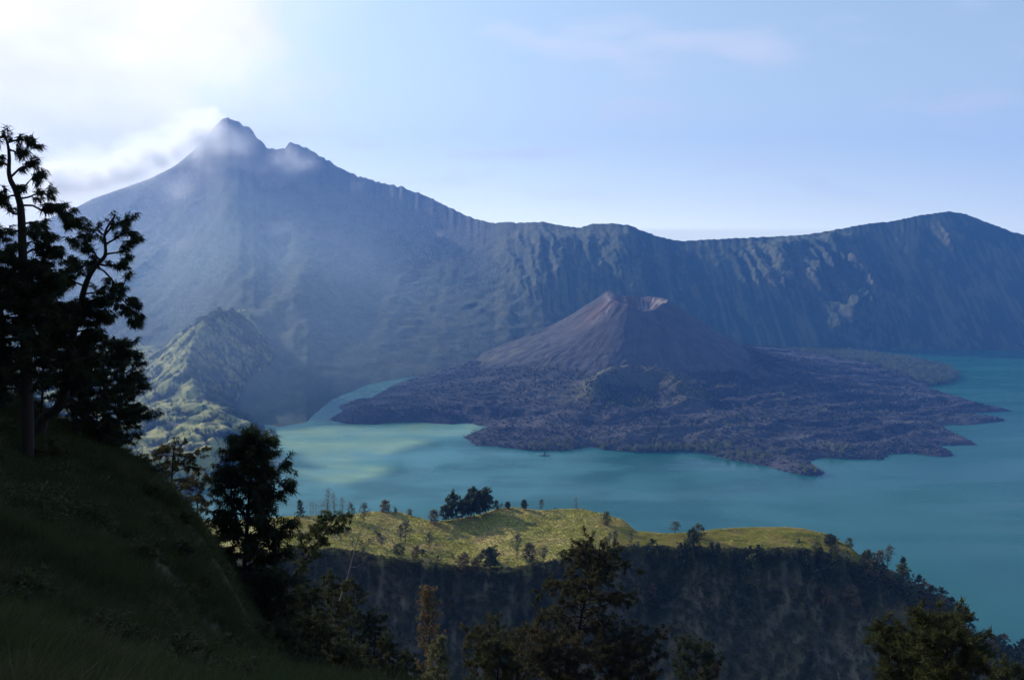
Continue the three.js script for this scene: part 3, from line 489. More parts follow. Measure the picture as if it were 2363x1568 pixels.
nearTree('dead_tree', 'bare grey leaning trunk with broken branches before the dark cliff', 100, [[834, 1218], [826, 1240], [812, 1290], [800, 1335], [788, 1370], [776, 1410], [770, 1450]], { seed: 79, r0: 0.17, r1: 0.035, limbR: 0.04, wood: deadWood, leaf: { blades: 0 }, limbs: [[[812, 1290], [804, 1278], [800, 1262]], [[800, 1330], [796, 1312], [788, 1300]], [[806, 1312], [825, 1306], [838, 1298]], [[818, 1262], [808, 1250], [806, 1240]]] });
const LOW = [
  [600, 1330, 66, 3.4, 'dark crown tucked under the left side of the large casuarina', 173], [560, 1440, 50, 3.0, 'dark treetop at the bottom left of the large casuarina', 179], [500, 1500, 40, 2.4, 'low dark crown at the bottom edge of the hillside', 181], [690, 1500, 62, 3.0, 'dark treetop at the very bottom left of centre', 191],
  [800, 1480, 80, 3.0, 'olive treetop at the bottom between the dead trunk and the pale treetop', 193],
  [760, 1318, 96, 4.0, 'feathery green tree under the dead trunk, lit on its left', 83], [812, 1332, 104, 3.0, 'slim tree just right of the dead trunk foot', 87], [700, 1330, 80, 3.6, 'dark tree under the leaning sunlit crown', 89],
  [735, 1425, 70, 3.6, 'dark bushy treetop at the bottom, below the dead trunk', 91], [862, 1408, 92, 2.6, 'dark treetop at the bottom right of the dead trunk', 93], [893, 1462, 88, 1.7, 'small pale green treetop near the bottom, left of the reddish tree', 97],
  [640, 1440, 60, 3.2, 'dark treetop at the bottom beneath the large casuarina', 101], [936, 1500, 96, 2.2, 'low shrubby treetop at the bottom between two taller trees', 103]];
for (const [u, v, F, w, label, seed] of LOW) nearTree('casuarina_tree', label, F, [[u, v], [u + 3, v + 60], [u - 2, v + 140], [u, v + 260]], { seed, r0: 0.2, auto: { n: 44, t0: 0.2, len: (q) => lerp(w, w * 0.35, q * q), rise: 0.3 }, leaf: { step: 0.34, twig: 0.8, len: 0.48, w: 0.041, blades: 17, tip: 12, colors: seed % 3 ? [[0.060, 0.066, 0.024], [0.045, 0.052, 0.020]] : [[0.032, 0.042, 0.018], [0.04, 0.046, 0.018]] } });
nearTree('casuarina_tree', 'tall column tree with rusty red top standing in front of the dark cliff', 150, [[985, 1355], [988, 1400], [990, 1480], [992, 1600]], { seed: 107, r0: 0.3, auto: { n: 90, t0: 0.2, len: (q) => lerp(3.7, 0.9, Math.pow(q, 1.3)), rise: 0.5, bend: 0.05 }, leaf: { step: 0.55, twig: 1.0, len: 0.6, w: 0.081, blades: 17, tufts: 2, twigR: 0.02, tip: 14, colors: [[0.19, 0.105, 0.05], [0.14, 0.112, 0.046], [0.12, 0.118, 0.046]] } });
nearTree('casuarina_tree', 'lighter green cone-shaped tree at the bottom, in front of the rusty column tree', 130, [[1015, 1470], [1010, 1520], [1008, 1600], [1006, 1700]], { seed: 109, r0: 0.25, auto: { n: 60, t0: 0.3, len: (q) => lerp(3.0, 0.9, q), rise: 0.45 }, leaf: { step: 0.5, twig: 0.9, len: 0.6, w: 0.076, blades: 17, tufts: 2, tip: 12, colors: [[0.14, 0.14, 0.052], [0.11, 0.115, 0.044]] } });
nearTree('casuarina_tree', 'broad dark spreading tree in the middle foreground before the meadow cliff', 78, [[1385, 1252], [1380, 1290], [1366, 1330], [1350, 1380], [1338, 1440], [1330, 1520], [1322, 1640]], { seed: 113, r0: 0.3, limbR: 0.1, auto: { n: 60, t0: 0.34, len: (q) => 4.4 * (0.42 + 0.58 * Math.sin(Math.PI * Math.pow(q, 0.7))), rise: 0.3, bend: 0 }, leaf: { step: 0.36, twig: 0.85, len: 0.44, w: 0.036, blades: 17, colors: [[0.040, 0.044, 0.018], [0.05, 0.046, 0.02]] },
  limbs: [[[1366, 1330], [1400, 1310], [1440, 1305], [1480, 1325]], [[1350, 1380], [1310, 1350], [1270, 1345], [1235, 1385]], [[1345, 1410], [1390, 1395], [1430, 1385], [1462, 1395]], [[1338, 1440], [1290, 1425], [1250, 1430], [1218, 1455]], [[1380, 1290], [1350, 1275], [1330, 1270], [1310, 1280]]] });
for (const [u, v, F, w, label, seed, cols] of [
  [1150, 1465, 84, 4.2, 'dark olive bush crown at the bottom, left of the broad spreading tree', 127, [[0.045, 0.052, 0.018], [0.055, 0.050, 0.02]]], [1290, 1478, 70, 3.6, 'dark crown at the bottom under the broad spreading tree', 131, [[0.04, 0.042, 0.018], [0.05, 0.04, 0.02]]],
  [1440, 1480, 74, 4.0, 'brownish dark crown at the bottom right of the spreading tree', 137, [[0.048, 0.040, 0.020], [0.038, 0.036, 0.016]]], [1605, 1482, 110, 3.4, 'dark pointed treetop at the bottom, right of centre', 139, [[0.03, 0.042, 0.016], [0.036, 0.044, 0.018]]],
  [1640, 1522, 120, 1.6, 'tiny rusty treetop at the bottom beside a dark pointed treetop', 149, [[0.10, 0.07, 0.035], [0.08, 0.06, 0.03]]], [2085, 1470, 52, 2.0, 'feathery dark treetop at the bottom right, left of its twin', 151, [[0.045, 0.052, 0.014], [0.035, 0.042, 0.014]]],
  [2185, 1452, 48, 2.3, 'tallest feathery dark treetop at the bottom right corner', 157, [[0.045, 0.052, 0.014], [0.04, 0.044, 0.014]]], [2330, 1555, 60, 1.8, 'small feathery crown at the very bottom right edge', 163, [[0.04, 0.046, 0.015]]]])
  nearTree('casuarina_tree', label, F, [[u, v], [u, v + 50], [u - 4, v + 130], [u - 6, v + 260]], { seed, r0: 0.2, auto: { n: 56, t0: 0.22, len: (q) => w * (0.35 + 0.65 * Math.sin(Math.PI * (0.18 + 0.66 * (1 - q)))), rise: 0.45, bend: 0.06 }, leaf: { step: 0.32, twig: 0.8, len: 0.5, w: 0.034, blades: 17, tip: 14, droop: seed > 150 ? -0.4 : 0.5, colors: cols } });

// fallen pale logs on the hillside
for (const [a, b, F, r, label] of [[[320, 1168], [378, 1150], 46, 0.14, 'pale fallen log lying on the dark hillside under the left trees'], [[-6, 1352], [20, 1336], 24, 0.12, 'pale broken log at the left edge of the hillside']]) {
  const p = at(a[0], a[1], F), q = at(b[0], b[1], F + 2.5), w = new Wood(), m = new THREE.Group();
  p.y = Math.max(p.y, slopeHeight(p.x, -p.z) + r * 0.7); q.y = slopeHeight(q.x, -q.z) + r * 0.8;
  if (p.y - slopeHeight(p.x, -p.z) > r) p.y = slopeHeight(p.x, -p.z) + r * 0.7;
  const mid = p.clone().lerp(q, 0.5); mid.y += 0.06;
  w.tube(bent([p, mid, q], 8).map((s) => s.sub(p)), r, r * 0.6, 9);
  const t = new Wood(); t.tube([q.clone().sub(p).multiplyScalar(0.7), q.clone().sub(p).multiplyScalar(0.8).add(V(0.1, 0.45, 0.1))], r * 0.35, r * 0.15, 5);
  for (const [n, wd] of [['stem', w], ['branch_stub', t]]) { const c = new THREE.Mesh(wd.build(), deadWood); c.name = n; m.add(c); }
  m.position.copy(p);
  put(m, 'fallen_log', label, 'log');
}

// bushes on the hillside, alike but for place and size
const bushes = [1, 2, 3].map((k) => treeGroup(growTree({ seed: 900 + k, path: [V(0, -0.2, 0), V(0.05, 0.4, 0), V(0, 1.0, 0.05)], r0: 0.04, sides: 4, auto: { n: 22, t0: 0.05, t1: 0.9, len: (q) => 0.75 * (1.1 - 0.5 * q), rise: 0.9, bend: 0.05 }, leaf: { step: 0.16, twig: 0.22, twigR: 0, tufts: 2, blades: 9, len: 0.16, w: 0.03, puff: 0.14, droop: 0.1, out: 0.6, from: 0.3, tip: 8, colors: [[0.045, 0.058, 0.020], [0.062, 0.072, 0.024], [0.075, 0.066, 0.030]] } })));
const RB = rng(931);
for (let k = 0; k < 70; k++) {
  const F = 18 + 42 * RB(), edge = -24 + 0.42 * (55 - F), x = k < 34 ? edge + 1.5 - 5 * RB() : F * lerp(-0.68, -0.3, RB());
  if (x > edge + 2) continue;
  const g = bushes[k % 3].clone(), s = 0.6 + 1.1 * RB() * RB(), zone = k < 34 ? (F < 34 ? 'on the lower edge of the dark hillside' : 'on the upper right edge of the dark hillside') : F < 34 ? 'on the near part of the dark hillside' : 'on the hillside under the left trees';
  g.position.set(x, slopeHeight(x, F) - 0.05, -F); g.rotation.y = RB() * 6.28; g.scale.set(s * 1.3, s, s * 1.3);
  put(g, 'bush', 'low dark bush ' + zone, 'bush', 'bushes ' + zone);
}
// ------------------------------------------------------------------ trees and shrubs of the meadow ridge and its cliff
const proj = (p) => { const x = p.x, y = p.y - EYE, F = -p.z, f = F * Math.cos(PITCH) - y * Math.sin(PITCH), w = y * Math.cos(PITCH) + F * Math.sin(PITCH); return [1181 + 1819 * x / f, 784 - 1819 * w / f, f]; };
function onMeadow(u, v) { let best = 1e9, r = null; for (let t = 0.02; t <= 2.06; t += 0.01) { const p = meadowPoint(u, t), q = Math.abs(proj(p)[1] - v); if (q < best) { best = q; r = p; } } return r; }
const FAR = { step: 0.9, twig: 1.1, tufts: 2, blades: 9, len: 0.75, w: 0.16, puff: 0.8, droop: 0.35, from: 0.2, tip: 12 };
const DARK = [[0.042, 0.056, 0.028], [0.054, 0.068, 0.032]], OLIVE = [[0.105, 0.118, 0.042], [0.080, 0.094, 0.036]], RUST = [[0.155, 0.110, 0.060], [0.12, 0.098, 0.052]], GREY = [[0.105, 0.108, 0.082], [0.082, 0.088, 0.066]];
// prototypes, each 10 m tall
const ten = [V(0, -0.4, 0), V(0.15, 2.5, 0.1), V(-0.1, 6, 0), V(0.05, 9.6, 0.05)];
function proto(seed, kind, low) {
  const K = {
    conifer: { r0: 0.16, auto: { n: 34, t0: 0.14, len: (q) => lerp(2.3, 0.5, q), rise: 0.35 }, leaf: { ...FAR, colors: DARK } },
    round: { r0: 0.22, auto: { n: 40, t0: 0.22, len: (q) => 3.4 * (0.45 + 0.55 * Math.sin(Math.PI * Math.pow(q, 0.75))), rise: 0.3 }, leaf: { ...FAR, blades: 12, len: 0.8, w: 0.19, colors: DARK } },
    loose: { r0: 0.17, auto: { n: 26, t0: 0.35, len: round(2.6, 0.4), rise: 0.5 }, leaf: { ...FAR, blades: 6, step: 1.1, w: 0.11, colors: GREY } },
    bare: { r0: 0.13, auto: { n: 36, t0: 0.22, len: (q) => lerp(1.7, 0.7, q), rise: 1.3 }, leaf: { ...FAR, blades: 3, step: 1.2, len: 0.6, w: 0.05, colors: RUST } },
    olive: { r0: 0.16, auto: { n: 34, t0: 0.12, len: round(3.0, 0.5), rise: 0.45 }, leaf: { ...FAR, blades: 9, colors: OLIVE } },
    rusty: { r0: 0.16, auto: { n: 34, t0: 0.12, len: round(2.7, 0.5), rise: 0.5 }, leaf: { ...FAR, blades: 9, colors: RUST } },
  }[kind];
  if (low) { K.auto.n = Math.round(K.auto.n * 0.5); Object.assign(K.leaf, { tufts: 1, step: K.leaf.step * 1.3, w: K.leaf.w * 1.7, len: K.leaf.len * 1.25, blades: Math.round(K.leaf.blades * 0.9) }); }
  return treeGroup(growTree({ seed, path: ten, ...K, sides: low ? 4 : 5 }));
}
const protos = {}, lows = {};
for (const kind of ['conifer', 'round', 'loose', 'bare', 'olive', 'rusty']) { protos[kind] = [1, 2, 3].map((k) => proto(kind.length * 100 + k * 17, kind)); lows[kind] = [1, 2, 3].map((k) => proto(kind.length * 130 + k * 19, kind, true)); }
const pick = rng(77);
function plant(name, kind, p, h, wide, label, category, group) {
  const g = (group ? lows : protos)[kind][Math.floor(pick() * 3)].clone();
  g.position.copy(p); g.rotation.y = pick() * 6.28; g.scale.set(h / 10 * wide, h / 10, h / 10 * wide);
  return put(g, name, label, category, group);
}
// [u, v of the foot, v of the tip, kind, width, label]
const TREES = [
  [692, 1191, 1152, 'conifer', 1.0, 'small dark conifer at the left end of the meadow rim'],
  [757, 1190, 1124, 'bare', 1.0, 'tallest bare tree on the left of the meadow rim'], [771, 1190, 1134, 'bare', 0.8, 'bare tree touching the tallest bare tree on its right'],
  [790, 1194, 1145, 'bare', 0.9, 'thin bare tree right of the pair of tall bare trees'], [811, 1203, 1158, 'loose', 0.9, 'loose grey green tree left of the rounded bush row, meadow left'], [840, 1204, 1160, 'loose', 1.1, 'loose tree standing before the left crest of the meadow'],
  [889, 1181, 1153, 'rusty', 1.75, 'rounded rusty green bush alone on the left crest'], [912, 1183, 1171, 'olive', 1.2, 'tiny bush just right of the rounded rusty bush'], [945, 1188, 1174, 'rusty', 1.6, 'small brown bush on the crest before the hollow'],
  [1001, 1208, 1175, 'rusty', 1.3, 'brownish rounded tree in the hollow left of the dark grove'], [1028, 1193, 1157, 'round', 1.15, 'shorter dark tree at the left foot of the grove'], [1045, 1191, 1128, 'round', 0.85, 'tall dark tree forming the left half of the grove'],
  [1064, 1190, 1148, 'conifer', 1.3, 'dark tree filling the gap inside the grove'], [1080, 1190, 1142, 'round', 1.1, 'dark tree at the front of the grove'], [1094, 1190, 1124, 'round', 1.05, 'tallest rounded dark tree in the right half of the grove'],
  [1121, 1180, 1123, 'round', 0.95, 'dark tree with narrow stem at the right end of the grove'], [1108, 1183, 1135, 'round', 0.9, 'dark tree wedged between the two tallest grove trees'], [1144, 1174, 1153, 'conifer', 1.5, 'small dark bush at the right foot of the grove'], [1156, 1173, 1160, 'loose', 1.4, 'thin shrub between the grove and the crest'],
  [1171, 1173, 1157, 'round', 1.4, 'low dark bush on the crest right of the grove'], [1209, 1175, 1152, 'round', 1.0, 'dark rounded tree alone on the middle crest'], [1249, 1181, 1150, 'loose', 0.9, 'open crowned thin tree on the middle crest'], [1330, 1177, 1147, 'bare', 1.15, 'lone bare brown tree on the highest knoll'], [1281, 1179, 1171, 'olive', 1.2, 'tiny shrub on the crest between two thin trees'],
  [1399, 1211, 1181, 'olive', 1.2, 'crooked dark tree at the right shoulder of the knoll'], [1558, 1232, 1200, 'loose', 1.5, 'lone gnarled tree with open crown on the low saddle'], [1611, 1240, 1208, 'olive', 1.5, 'flat topped olive tree behind the dark cliff edge trees'],
  [1596, 1290, 1220, 'round', 0.75, 'tall dark tree rising from the cliff edge, right of centre'], [1640, 1285, 1250, 'conifer', 1.2, 'dark conifer at the cliff edge beside the tall dark tree'], [1652, 1296, 1248, 'conifer', 0.9, 'slim dark conifer standing out at the cliff edge, right of the tall tree'],
  [1418, 1262, 1222, 'loose', 0.9, 'grey slender tree on the meadow below the knoll'], [1406, 1258, 1228, 'loose', 0.8, 'grey slender tree left of its taller twin below the knoll'], [1455, 1262, 1226, 'loose', 0.7, 'faint thin tree above the broad foreground crown'],
  [935, 1252, 1200, 'loose', 1.2, 'grey leafless looking tree pair on the left slope of the meadow'], [924, 1250, 1210, 'loose', 0.8, 'smaller grey tree beside the grey tree on the left slope'],
  [1193, 1290, 1230, 'loose', 0.85, 'tall grey tree at the near edge of the meadow'], [1222, 1292, 1252, 'rusty', 1.5, 'brown rounded tree at the near edge of the meadow'], [1255, 1296, 1260, 'loose', 1.2, 'grey tree right of the brown tree at the near edge'],
  [1130, 1308, 1262, 'round', 1.5, 'dark green broad tree at the cliff lip, middle left'], [1070, 1318, 1276, 'rusty', 1.4, 'russet tree on the cliff lip beside the dark green broad tree'], [1096, 1322, 1284, 'rusty', 1.1, 'russet grey tree just below the cliff lip'],
  [920, 1278, 1252, 'olive', 1.7, 'bright green bush on the left slope of the meadow'], [880, 1262, 1236, 'loose', 1.6, 'grey bush on the left slope above the bright green bush'], [990, 1262, 1228, 'loose', 1.5, 'wide grey shrub in the scrub of the left slope'], [960, 1286, 1260, 'rusty', 1.5, 'brown shrub near the cliff lip on the left slope'],
  [2048, 1300, 1245, 'loose', 0.9, 'tall thin tree standing above the wooded right end of the ridge'], [2082, 1318, 1272, 'conifer', 0.9, 'dark conifer right of the tall thin tree on the ridge end'], [2028, 1302, 1268, 'rusty', 1.2, 'russet tree left of the tall thin tree on the ridge end'], [2000, 1308, 1272, 'olive', 1.3, 'olive tree at the start of the wooded ridge end'],
  [1960, 1262, 1240, 'olive', 1.3, 'small tree leaning over the right rim of the meadow'], [1915, 1262, 1232, 'round', 1.6, 'dark bush clump on the shaded right rim'], [1930, 1278, 1258, 'rusty', 1.2, 'small conical brown tree below the right rim'], [1885, 1270, 1250, 'olive', 1.7, 'olive bush below the dark clump on the right rim'],
  [1892, 1402, 1352, 'rusty', 1.0, 'olive brown column tree on the shaded cliff, left of a pair'], [1948, 1400, 1348, 'rusty', 1.1, 'olive brown column tree on the shaded cliff, right of a pair'], [1500, 1400, 1350, 'rusty', 0.9, 'russet tree on the dark cliff beside the broad foreground crown'],
];
for (const [u, vb, vt, kind, w, label] of TREES) {
  const p = onMeadow(u, vb), [, , f] = proj(p), h = (vb - vt) * f / 1819 * 1.02;
  plant(kind === 'conifer' ? 'conifer_tree' : h < 6.5 ? 'shrub' : kind === 'bare' ? 'bare_tree' : 'broadleaf_tree', kind, p, h, w, label, h < 6.5 ? 'shrub' : 'tree');
}
for (let k = 0; k < 7; k++) { const u = 716 + k * 6.2, p = onMeadow(u, 1191); plant('bare_tree', 'bare', p, 7.2 + 2.2 * pick(), 0.7, 'small rust coloured bare tree in the row beside the tallest bare trees', 'tree', 'row of small rusty bare trees on the meadow rim'); }
// the wooded right end of the ridge, the cliff and the scrub on the left slope: alike shrubs and trees
const R5 = rng(501);
const LOOK = { round: 'dark green', olive: 'olive', rusty: 'russet', conifer: 'pointed dark', loose: 'grey', bare: 'bare brown' };
const choose = (list) => list[Math.floor(R5() * list.length)];
for (let k = 0; k < 64; k++) {
  const u = lerp(1985, 2420, k / 63) + 12 * (R5() - 0.5), t = 1.0 - 0.16 * R5() * R5() + (R5() < 0.5 ? 0.6 * R5() : 0), kind = choose(['round', 'round', 'olive', 'rusty', 'conifer']), zone = u < 2110 ? 'near the tall thin tree on the ridge end' : u < 2230 ? 'halfway down the steep right end of the ridge' : 'low on the right end of the ridge at the frame edge';
  plant('ridge_tree', kind, meadowPoint(u, t), 5.5 + 5.5 * R5(), 1.1 + 0.5 * R5(), LOOK[kind] + ' tree ' + zone, 'tree', LOOK[kind] + ' trees ' + zone);
}
for (let k = 0; k < 60; k++) {
  const u = 1400 + 620 * R5(), t = 0.99 - 0.15 * R5(), kind = choose(['round', 'round', 'olive', 'loose', 'conifer']), zone = u < 1580 ? 'on the cliff edge right of the broad spreading tree' : u < 1760 ? 'on the cliff edge around the tall dark tree' : 'on the cliff edge below the right hand meadow';
  plant('cliff_tree', kind, meadowPoint(u, t), 4.5 + 6.5 * R5(), 0.9 + 0.4 * R5(), LOOK[kind] + ' tree clinging ' + zone, 'tree', LOOK[kind] + ' trees ' + zone);
}
for (let k = 0; k < 60; k++) {
  const u = 740 + 1480 * R5(), t = 0.9 - 0.6 * R5(), kind = choose(['round', 'olive', 'rusty', 'round']), zone = u < 1200 ? 'left of the broad spreading tree' : u < 1700 ? 'behind and right of the broad spreading tree' : 'under the right hand meadow';
  plant('cliff_shrub', kind, meadowPoint(u, t), 4 + 7.5 * R5() * R5(), 0.9 + 0.6 * R5(), LOOK[kind] + ' shrub on the shaded cliff face ' + zone, 'shrub', LOOK[kind] + ' cliff shrubs ' + zone);
}
for (let k = 0; k < 66; k++) {
  const a = R5(), u = lerp(700, 1180, a) + 20 * (R5() - 0.5), t = 1.02 + (0.62 - 0.45 * a) * R5(), kind = choose(['loose', 'loose', 'olive', 'rusty', 'round', 'bare']), zone = u < 860 ? 'below the row of bare trees' : u < 1010 ? 'below the rounded rusty bush' : 'below the dark grove';
  plant('slope_shrub', kind, meadowPoint(u, t), 1.8 + 3.6 * R5() * R5(), 1.2 + 0.8 * R5(), LOOK[kind] + ' shrub in the meadow scrub ' + zone, 'shrub', LOOK[kind] + ' scrub ' + zone);
}
for (let k = 0; k < 16; k++) { const u = lerp(1200, 1420, R5()), t = 1.02 + 0.1 * R5(); plant('slope_shrub', 'loose', meadowPoint(u, t), 1.6 + 2.6 * R5(), 1.3, 'grey shrub along the near edge of the open meadow', 'shrub', 'grey shrubs along the near meadow edge'); }
// rocks on the left slope
const stone = new THREE.MeshStandardMaterial({ color: rgb(0.16, 0.145, 0.13), roughness: 1 }); stone.name = 'stone';
const rockGeo = [1, 2, 3].map((s) => { const g = new THREE.IcosahedronGeometry(1, 1), p = g.attributes.position; for (let i = 0; i < p.count; i++) { const v = V().fromBufferAttribute(p, i), k = 0.72 + 0.5 * hash2(Math.round(v.x * 40) + s * 91, Math.round(v.y * 40) * 57 + Math.round(v.z * 40)); p.setXYZ(i, v.x * k * 1.2, v.y * k * 0.75, v.z * k); } g.computeVertexNormals(); return g; });
for (let k = 0; k < 14; k++) { const u = lerp(715, 1060, (k + R5()) / 14), p = meadowPoint(u, 1.2 + 0.75 * R5()), m = new THREE.Mesh(rockGeo[k % 3], stone), zone = u < 830 ? 'below the row of bare trees' : u < 950 ? 'below the rounded rusty bush' : 'in the hollow left of the dark grove'; m.position.copy(p); m.rotation.y = R5() * 6; m.scale.setScalar(0.5 + 1.0 * R5() * R5()); put(m, 'boulder', 'grey boulder half buried in grass ' + zone, 'boulder', 'boulders ' + zone); }
// ------------------------------------------------------------------ ground cover nobody could count
function scatter(name, geo, mat, list, label) {                          // list: [x, y, z, size, turn, colour, height]
  const m = new THREE.InstancedMesh(geo, mat, list.length), o = new THREE.Object3D(), c = new THREE.Color();
  list.forEach(([x, y, z, s, turn, col, hgt], k) => { o.position.set(x, y, z); o.rotation.set(0, turn, 0); o.scale.set(s, hgt ?? s, s); o.updateMatrix(); m.setMatrixAt(k, o.matrix); m.setColorAt(k, c.setRGB(...col)); });
  return put(m, name, label, null, null, 'stuff');
}
const blades = new THREE.MeshPhysicalMaterial({ color: rgb(1, 1, 1), roughness: 1, transmission: 0.3, thickness: 0, specularIntensity: 0.2 }); blades.name = 'grass_blade';
function tuft(seed, n, tall, w, lean) {
  const R = rng(seed), p = [];
  for (let k = 0; k < n; k++) {
    const a = R() * 6.28, r = 0.22 * R(), x = Math.cos(a) * r, z = Math.sin(a) * r, l = lean * (0.4 + R()), h = tall * (0.6 + 0.6 * R()), s = R() * 6.28, sx = Math.cos(s) * w, sz = Math.sin(s) * w, mx = x + Math.cos(a) * l * 0.35, mz = z + Math.sin(a) * l * 0.35, ex = x + Math.cos(a) * l, ez = z + Math.sin(a) * l;
    p.push(x - sx, 0, z - sz, x + sx, 0, z + sz, mx + sx * 0.8, h * 0.62, mz + sz * 0.8, x - sx, 0, z - sz, mx + sx * 0.8, h * 0.62, mz + sz * 0.8, mx - sx * 0.8, h * 0.62, mz - sz * 0.8, mx - sx * 0.8, h * 0.62, mz - sz * 0.8, mx + sx * 0.8, h * 0.62, mz + sz * 0.8, ex, h, ez);
  }
  const g = new THREE.BufferGeometry(); g.setAttribute('position', new THREE.Float32BufferAttribute(p, 3)); return g;
}
function clump(seed, n, size) {                                            // a ball of leaf-sized faces
  const R = rng(seed), p = [];
  for (let k = 0; k < n; k++) {
    const d = V(R() - 0.5, R() - 0.35, R() - 0.5).normalize().multiplyScalar(0.45 + 0.5 * R()), a = V(R() - 0.5, R() - 0.5, R() - 0.5).multiplyScalar(size), b = V(R() - 0.5, R() - 0.5, R() - 0.5).multiplyScalar(size);
    p.push(d.x, d.y, d.z, d.x + a.x, d.y + a.y, d.z + a.z, d.x + b.x, d.y + b.y, d.z + b.z);
  }
  const g = new THREE.BufferGeometry(); g.setAttribute('position', new THREE.Float32BufferAttribute(p, 3)); return g;
}
const R6 = rng(606);
{ // long grass of the near hillside
  const list = [];
  for (let k = 0; k < 60000; k++) {
    const F = 7 + 62 * Math.pow(R6(), 0.8), x = F * lerp(-0.78, 0.0, R6()), y = slopeHeight(x, F), n = fbm(x / 6, F / 6, 3), dry = smooth(0.15, 0.5, fbm(x / 3.3 + 8, F / 3.3, 3));
    if (n < -0.32 && R6() < 0.7) continue;
    const c = mixc(mixc([0.048, 0.062, 0.019], [0.074, 0.082, 0.025], R6()), [0.16, 0.122, 0.058], dry * R6());
    const s = (0.5 + 0.8 * R6()) * (1 + 0.7 * n);
    list.push([x, y - 0.03, -F, s, R6() * 6.28, c]);
  }
  scatter('grass', tuft(1, 16, 0.75, 0.010, 0.5), blades, list, 'long dark grass covering the shaded foreground hillside');
}
{ // low bushes on the hillside
  const list = [];
  for (let k = 0; k < 5200; k++) { const F = 14 + 58 * R6(), x = F * lerp(-0.74, -0.12, R6()), n = fbm(x / 7 + 4, F / 7, 3); if (n < 0.0) continue; const b = R6(); list.push([x, slopeHeight(x, F) + 0.05, -F, 0.3 + 0.75 * R6() * R6() + 0.5 * smooth(0.2, 0.5, n), R6() * 6.28, b > 0.8 ? [0.11, 0.12, 0.042] : mixc([0.045, 0.058, 0.022], [0.085, 0.094, 0.032], b)]); }
  scatter('ground_cover', clump(5, 150, 0.34), blades, list, 'low leafy growth among the hillside grass');
}
{ // undergrowth of the slope below and the cliff
  const list = [];
  for (let k = 0; k < 30000; k++) { const u = 620 + 1750 * R6(), t = 0.1 + 0.9 * R6(), p = meadowPoint(u, t), n = fbm(p.x / 16, p.z / 16 + t * 4, 3); if (n < -0.42 - 0.25 * smooth(1950, 2100, u)) continue; const s = 1.0 + 2.6 * R6() * R6(); list.push([p.x, p.y + 0.2, p.z, s, R6() * 6.28, mixc([0.044, 0.056, 0.025], [0.105, 0.098, 0.050], R6() * R6())]); }
  for (let k = 0; k < 2600; k++) { const u = 640 + 1400 * R6(), p = meadowPoint(u, 0.985 + 0.05 * R6()), s = 0.4 + 1.1 * R6() * R6(); list.push([p.x, p.y, p.z, s, R6() * 6.28, mixc([0.05, 0.056, 0.022], [0.13, 0.115, 0.05], R6())]); }
  for (let k = 0; k < 3500; k++) { const F = 70 + 260 * R6(), x = F * lerp(-0.4, 0.75, R6()); list.push([x, slopeHeight(x, F) + 0.3, -F, 1 + 1.8 * R6(), R6() * 6.28, mixc([0.036, 0.044, 0.018], [0.06, 0.06, 0.026], R6())]); }
  scatter('undergrowth', clump(9, 70, 0.5), blades, list, 'dark undergrowth on the shaded cliff and the slope below');
}
{ // meadow grass
  const list = [];
  for (let k = 0; k < 70000; k++) {
    const u = lerp(640, 2010, R6()), t = 1 + 1.03 * Math.pow(R6(), 0.9), p = meadowPoint(u, Math.min(t, 2.03)), n = fbm(p.x / 22, p.z / 14, 4), f = R6();
    let c = mixc([0.37, 0.35, 0.062], [0.46, 0.37, 0.12], smooth(-0.25, 0.35, n + 0.3 * (f - 0.5))); c = mixc(c, [0.18, 0.18, 0.045], f * f * 0.5);
    c = mixc(c, [0.22, 0.145, 0.08], smooth(0.2, 0.5, fbm(p.x / 30 + 9, p.z / 12, 3)) * 0.6);
    const s = 0.45 + 0.55 * R6() * R6() + (R6() < 0.02 ? 0.5 : 0);
    list.push([p.x + 0.8 * (R6() - 0.5), p.y - 0.05, p.z + 0.8 * (R6() - 0.5), s * 1.3, R6() * 6.28, c, s * 0.85]);
  }
  scatter('meadow_grass', tuft(3, 9, 0.9, 0.07, 0.5), blades, list, 'yellow green tussock grass on the sunlit meadow');
}
{ // lava blocks
  const lavaRock = new THREE.MeshStandardMaterial({ roughness: 1 }); lavaRock.name = 'lava_rock';
  const g = new THREE.IcosahedronGeometry(1, 0), p = g.attributes.position; for (let i = 0; i < p.count; i++) { const v = V().fromBufferAttribute(p, i), k = 0.7 + 0.6 * hash2(Math.round(v.x * 20) + 7, Math.round(v.y * 20) * 31 + Math.round(v.z * 20)); p.setXYZ(i, v.x * k, v.y * k, v.z * k); } g.deleteAttribute('normal'); g.deleteAttribute('uv');
  const list = [];
  for (let k = 0; k < 130000; k++) {
    const F = lerp(2000, 3500, Math.pow(R6(), 1.2)), x = lerp(-640, 1800, R6()), [y, d] = lavaHeight(x, F);
    if (d < 3 || Math.hypot(x - CONE[0], F - CONE[1]) < 430) continue;
    if (fbm(x / 130 + 3, F / 70, 3) < -0.12 && R6() < 0.8) continue;
    if (F > 3150 && x > 900 && signedDistance(FOREST, x, F) > -10) continue;
    const s = 0.9 + 3.4 * Math.pow(R6(), 5), b = R6();
    list.push([x, y, -F, s, R6() * 6.28, mixc([0.020, 0.018, 0.021], b > 0.9 ? [0.12, 0.11, 0.11] : [0.05, 0.043, 0.045], R6()), s * (0.7 + 0.6 * R6())]);
  }
  scatter('lava_blocks', g, lavaRock, list, 'broken black lava blocks strewn over the lava field');
}
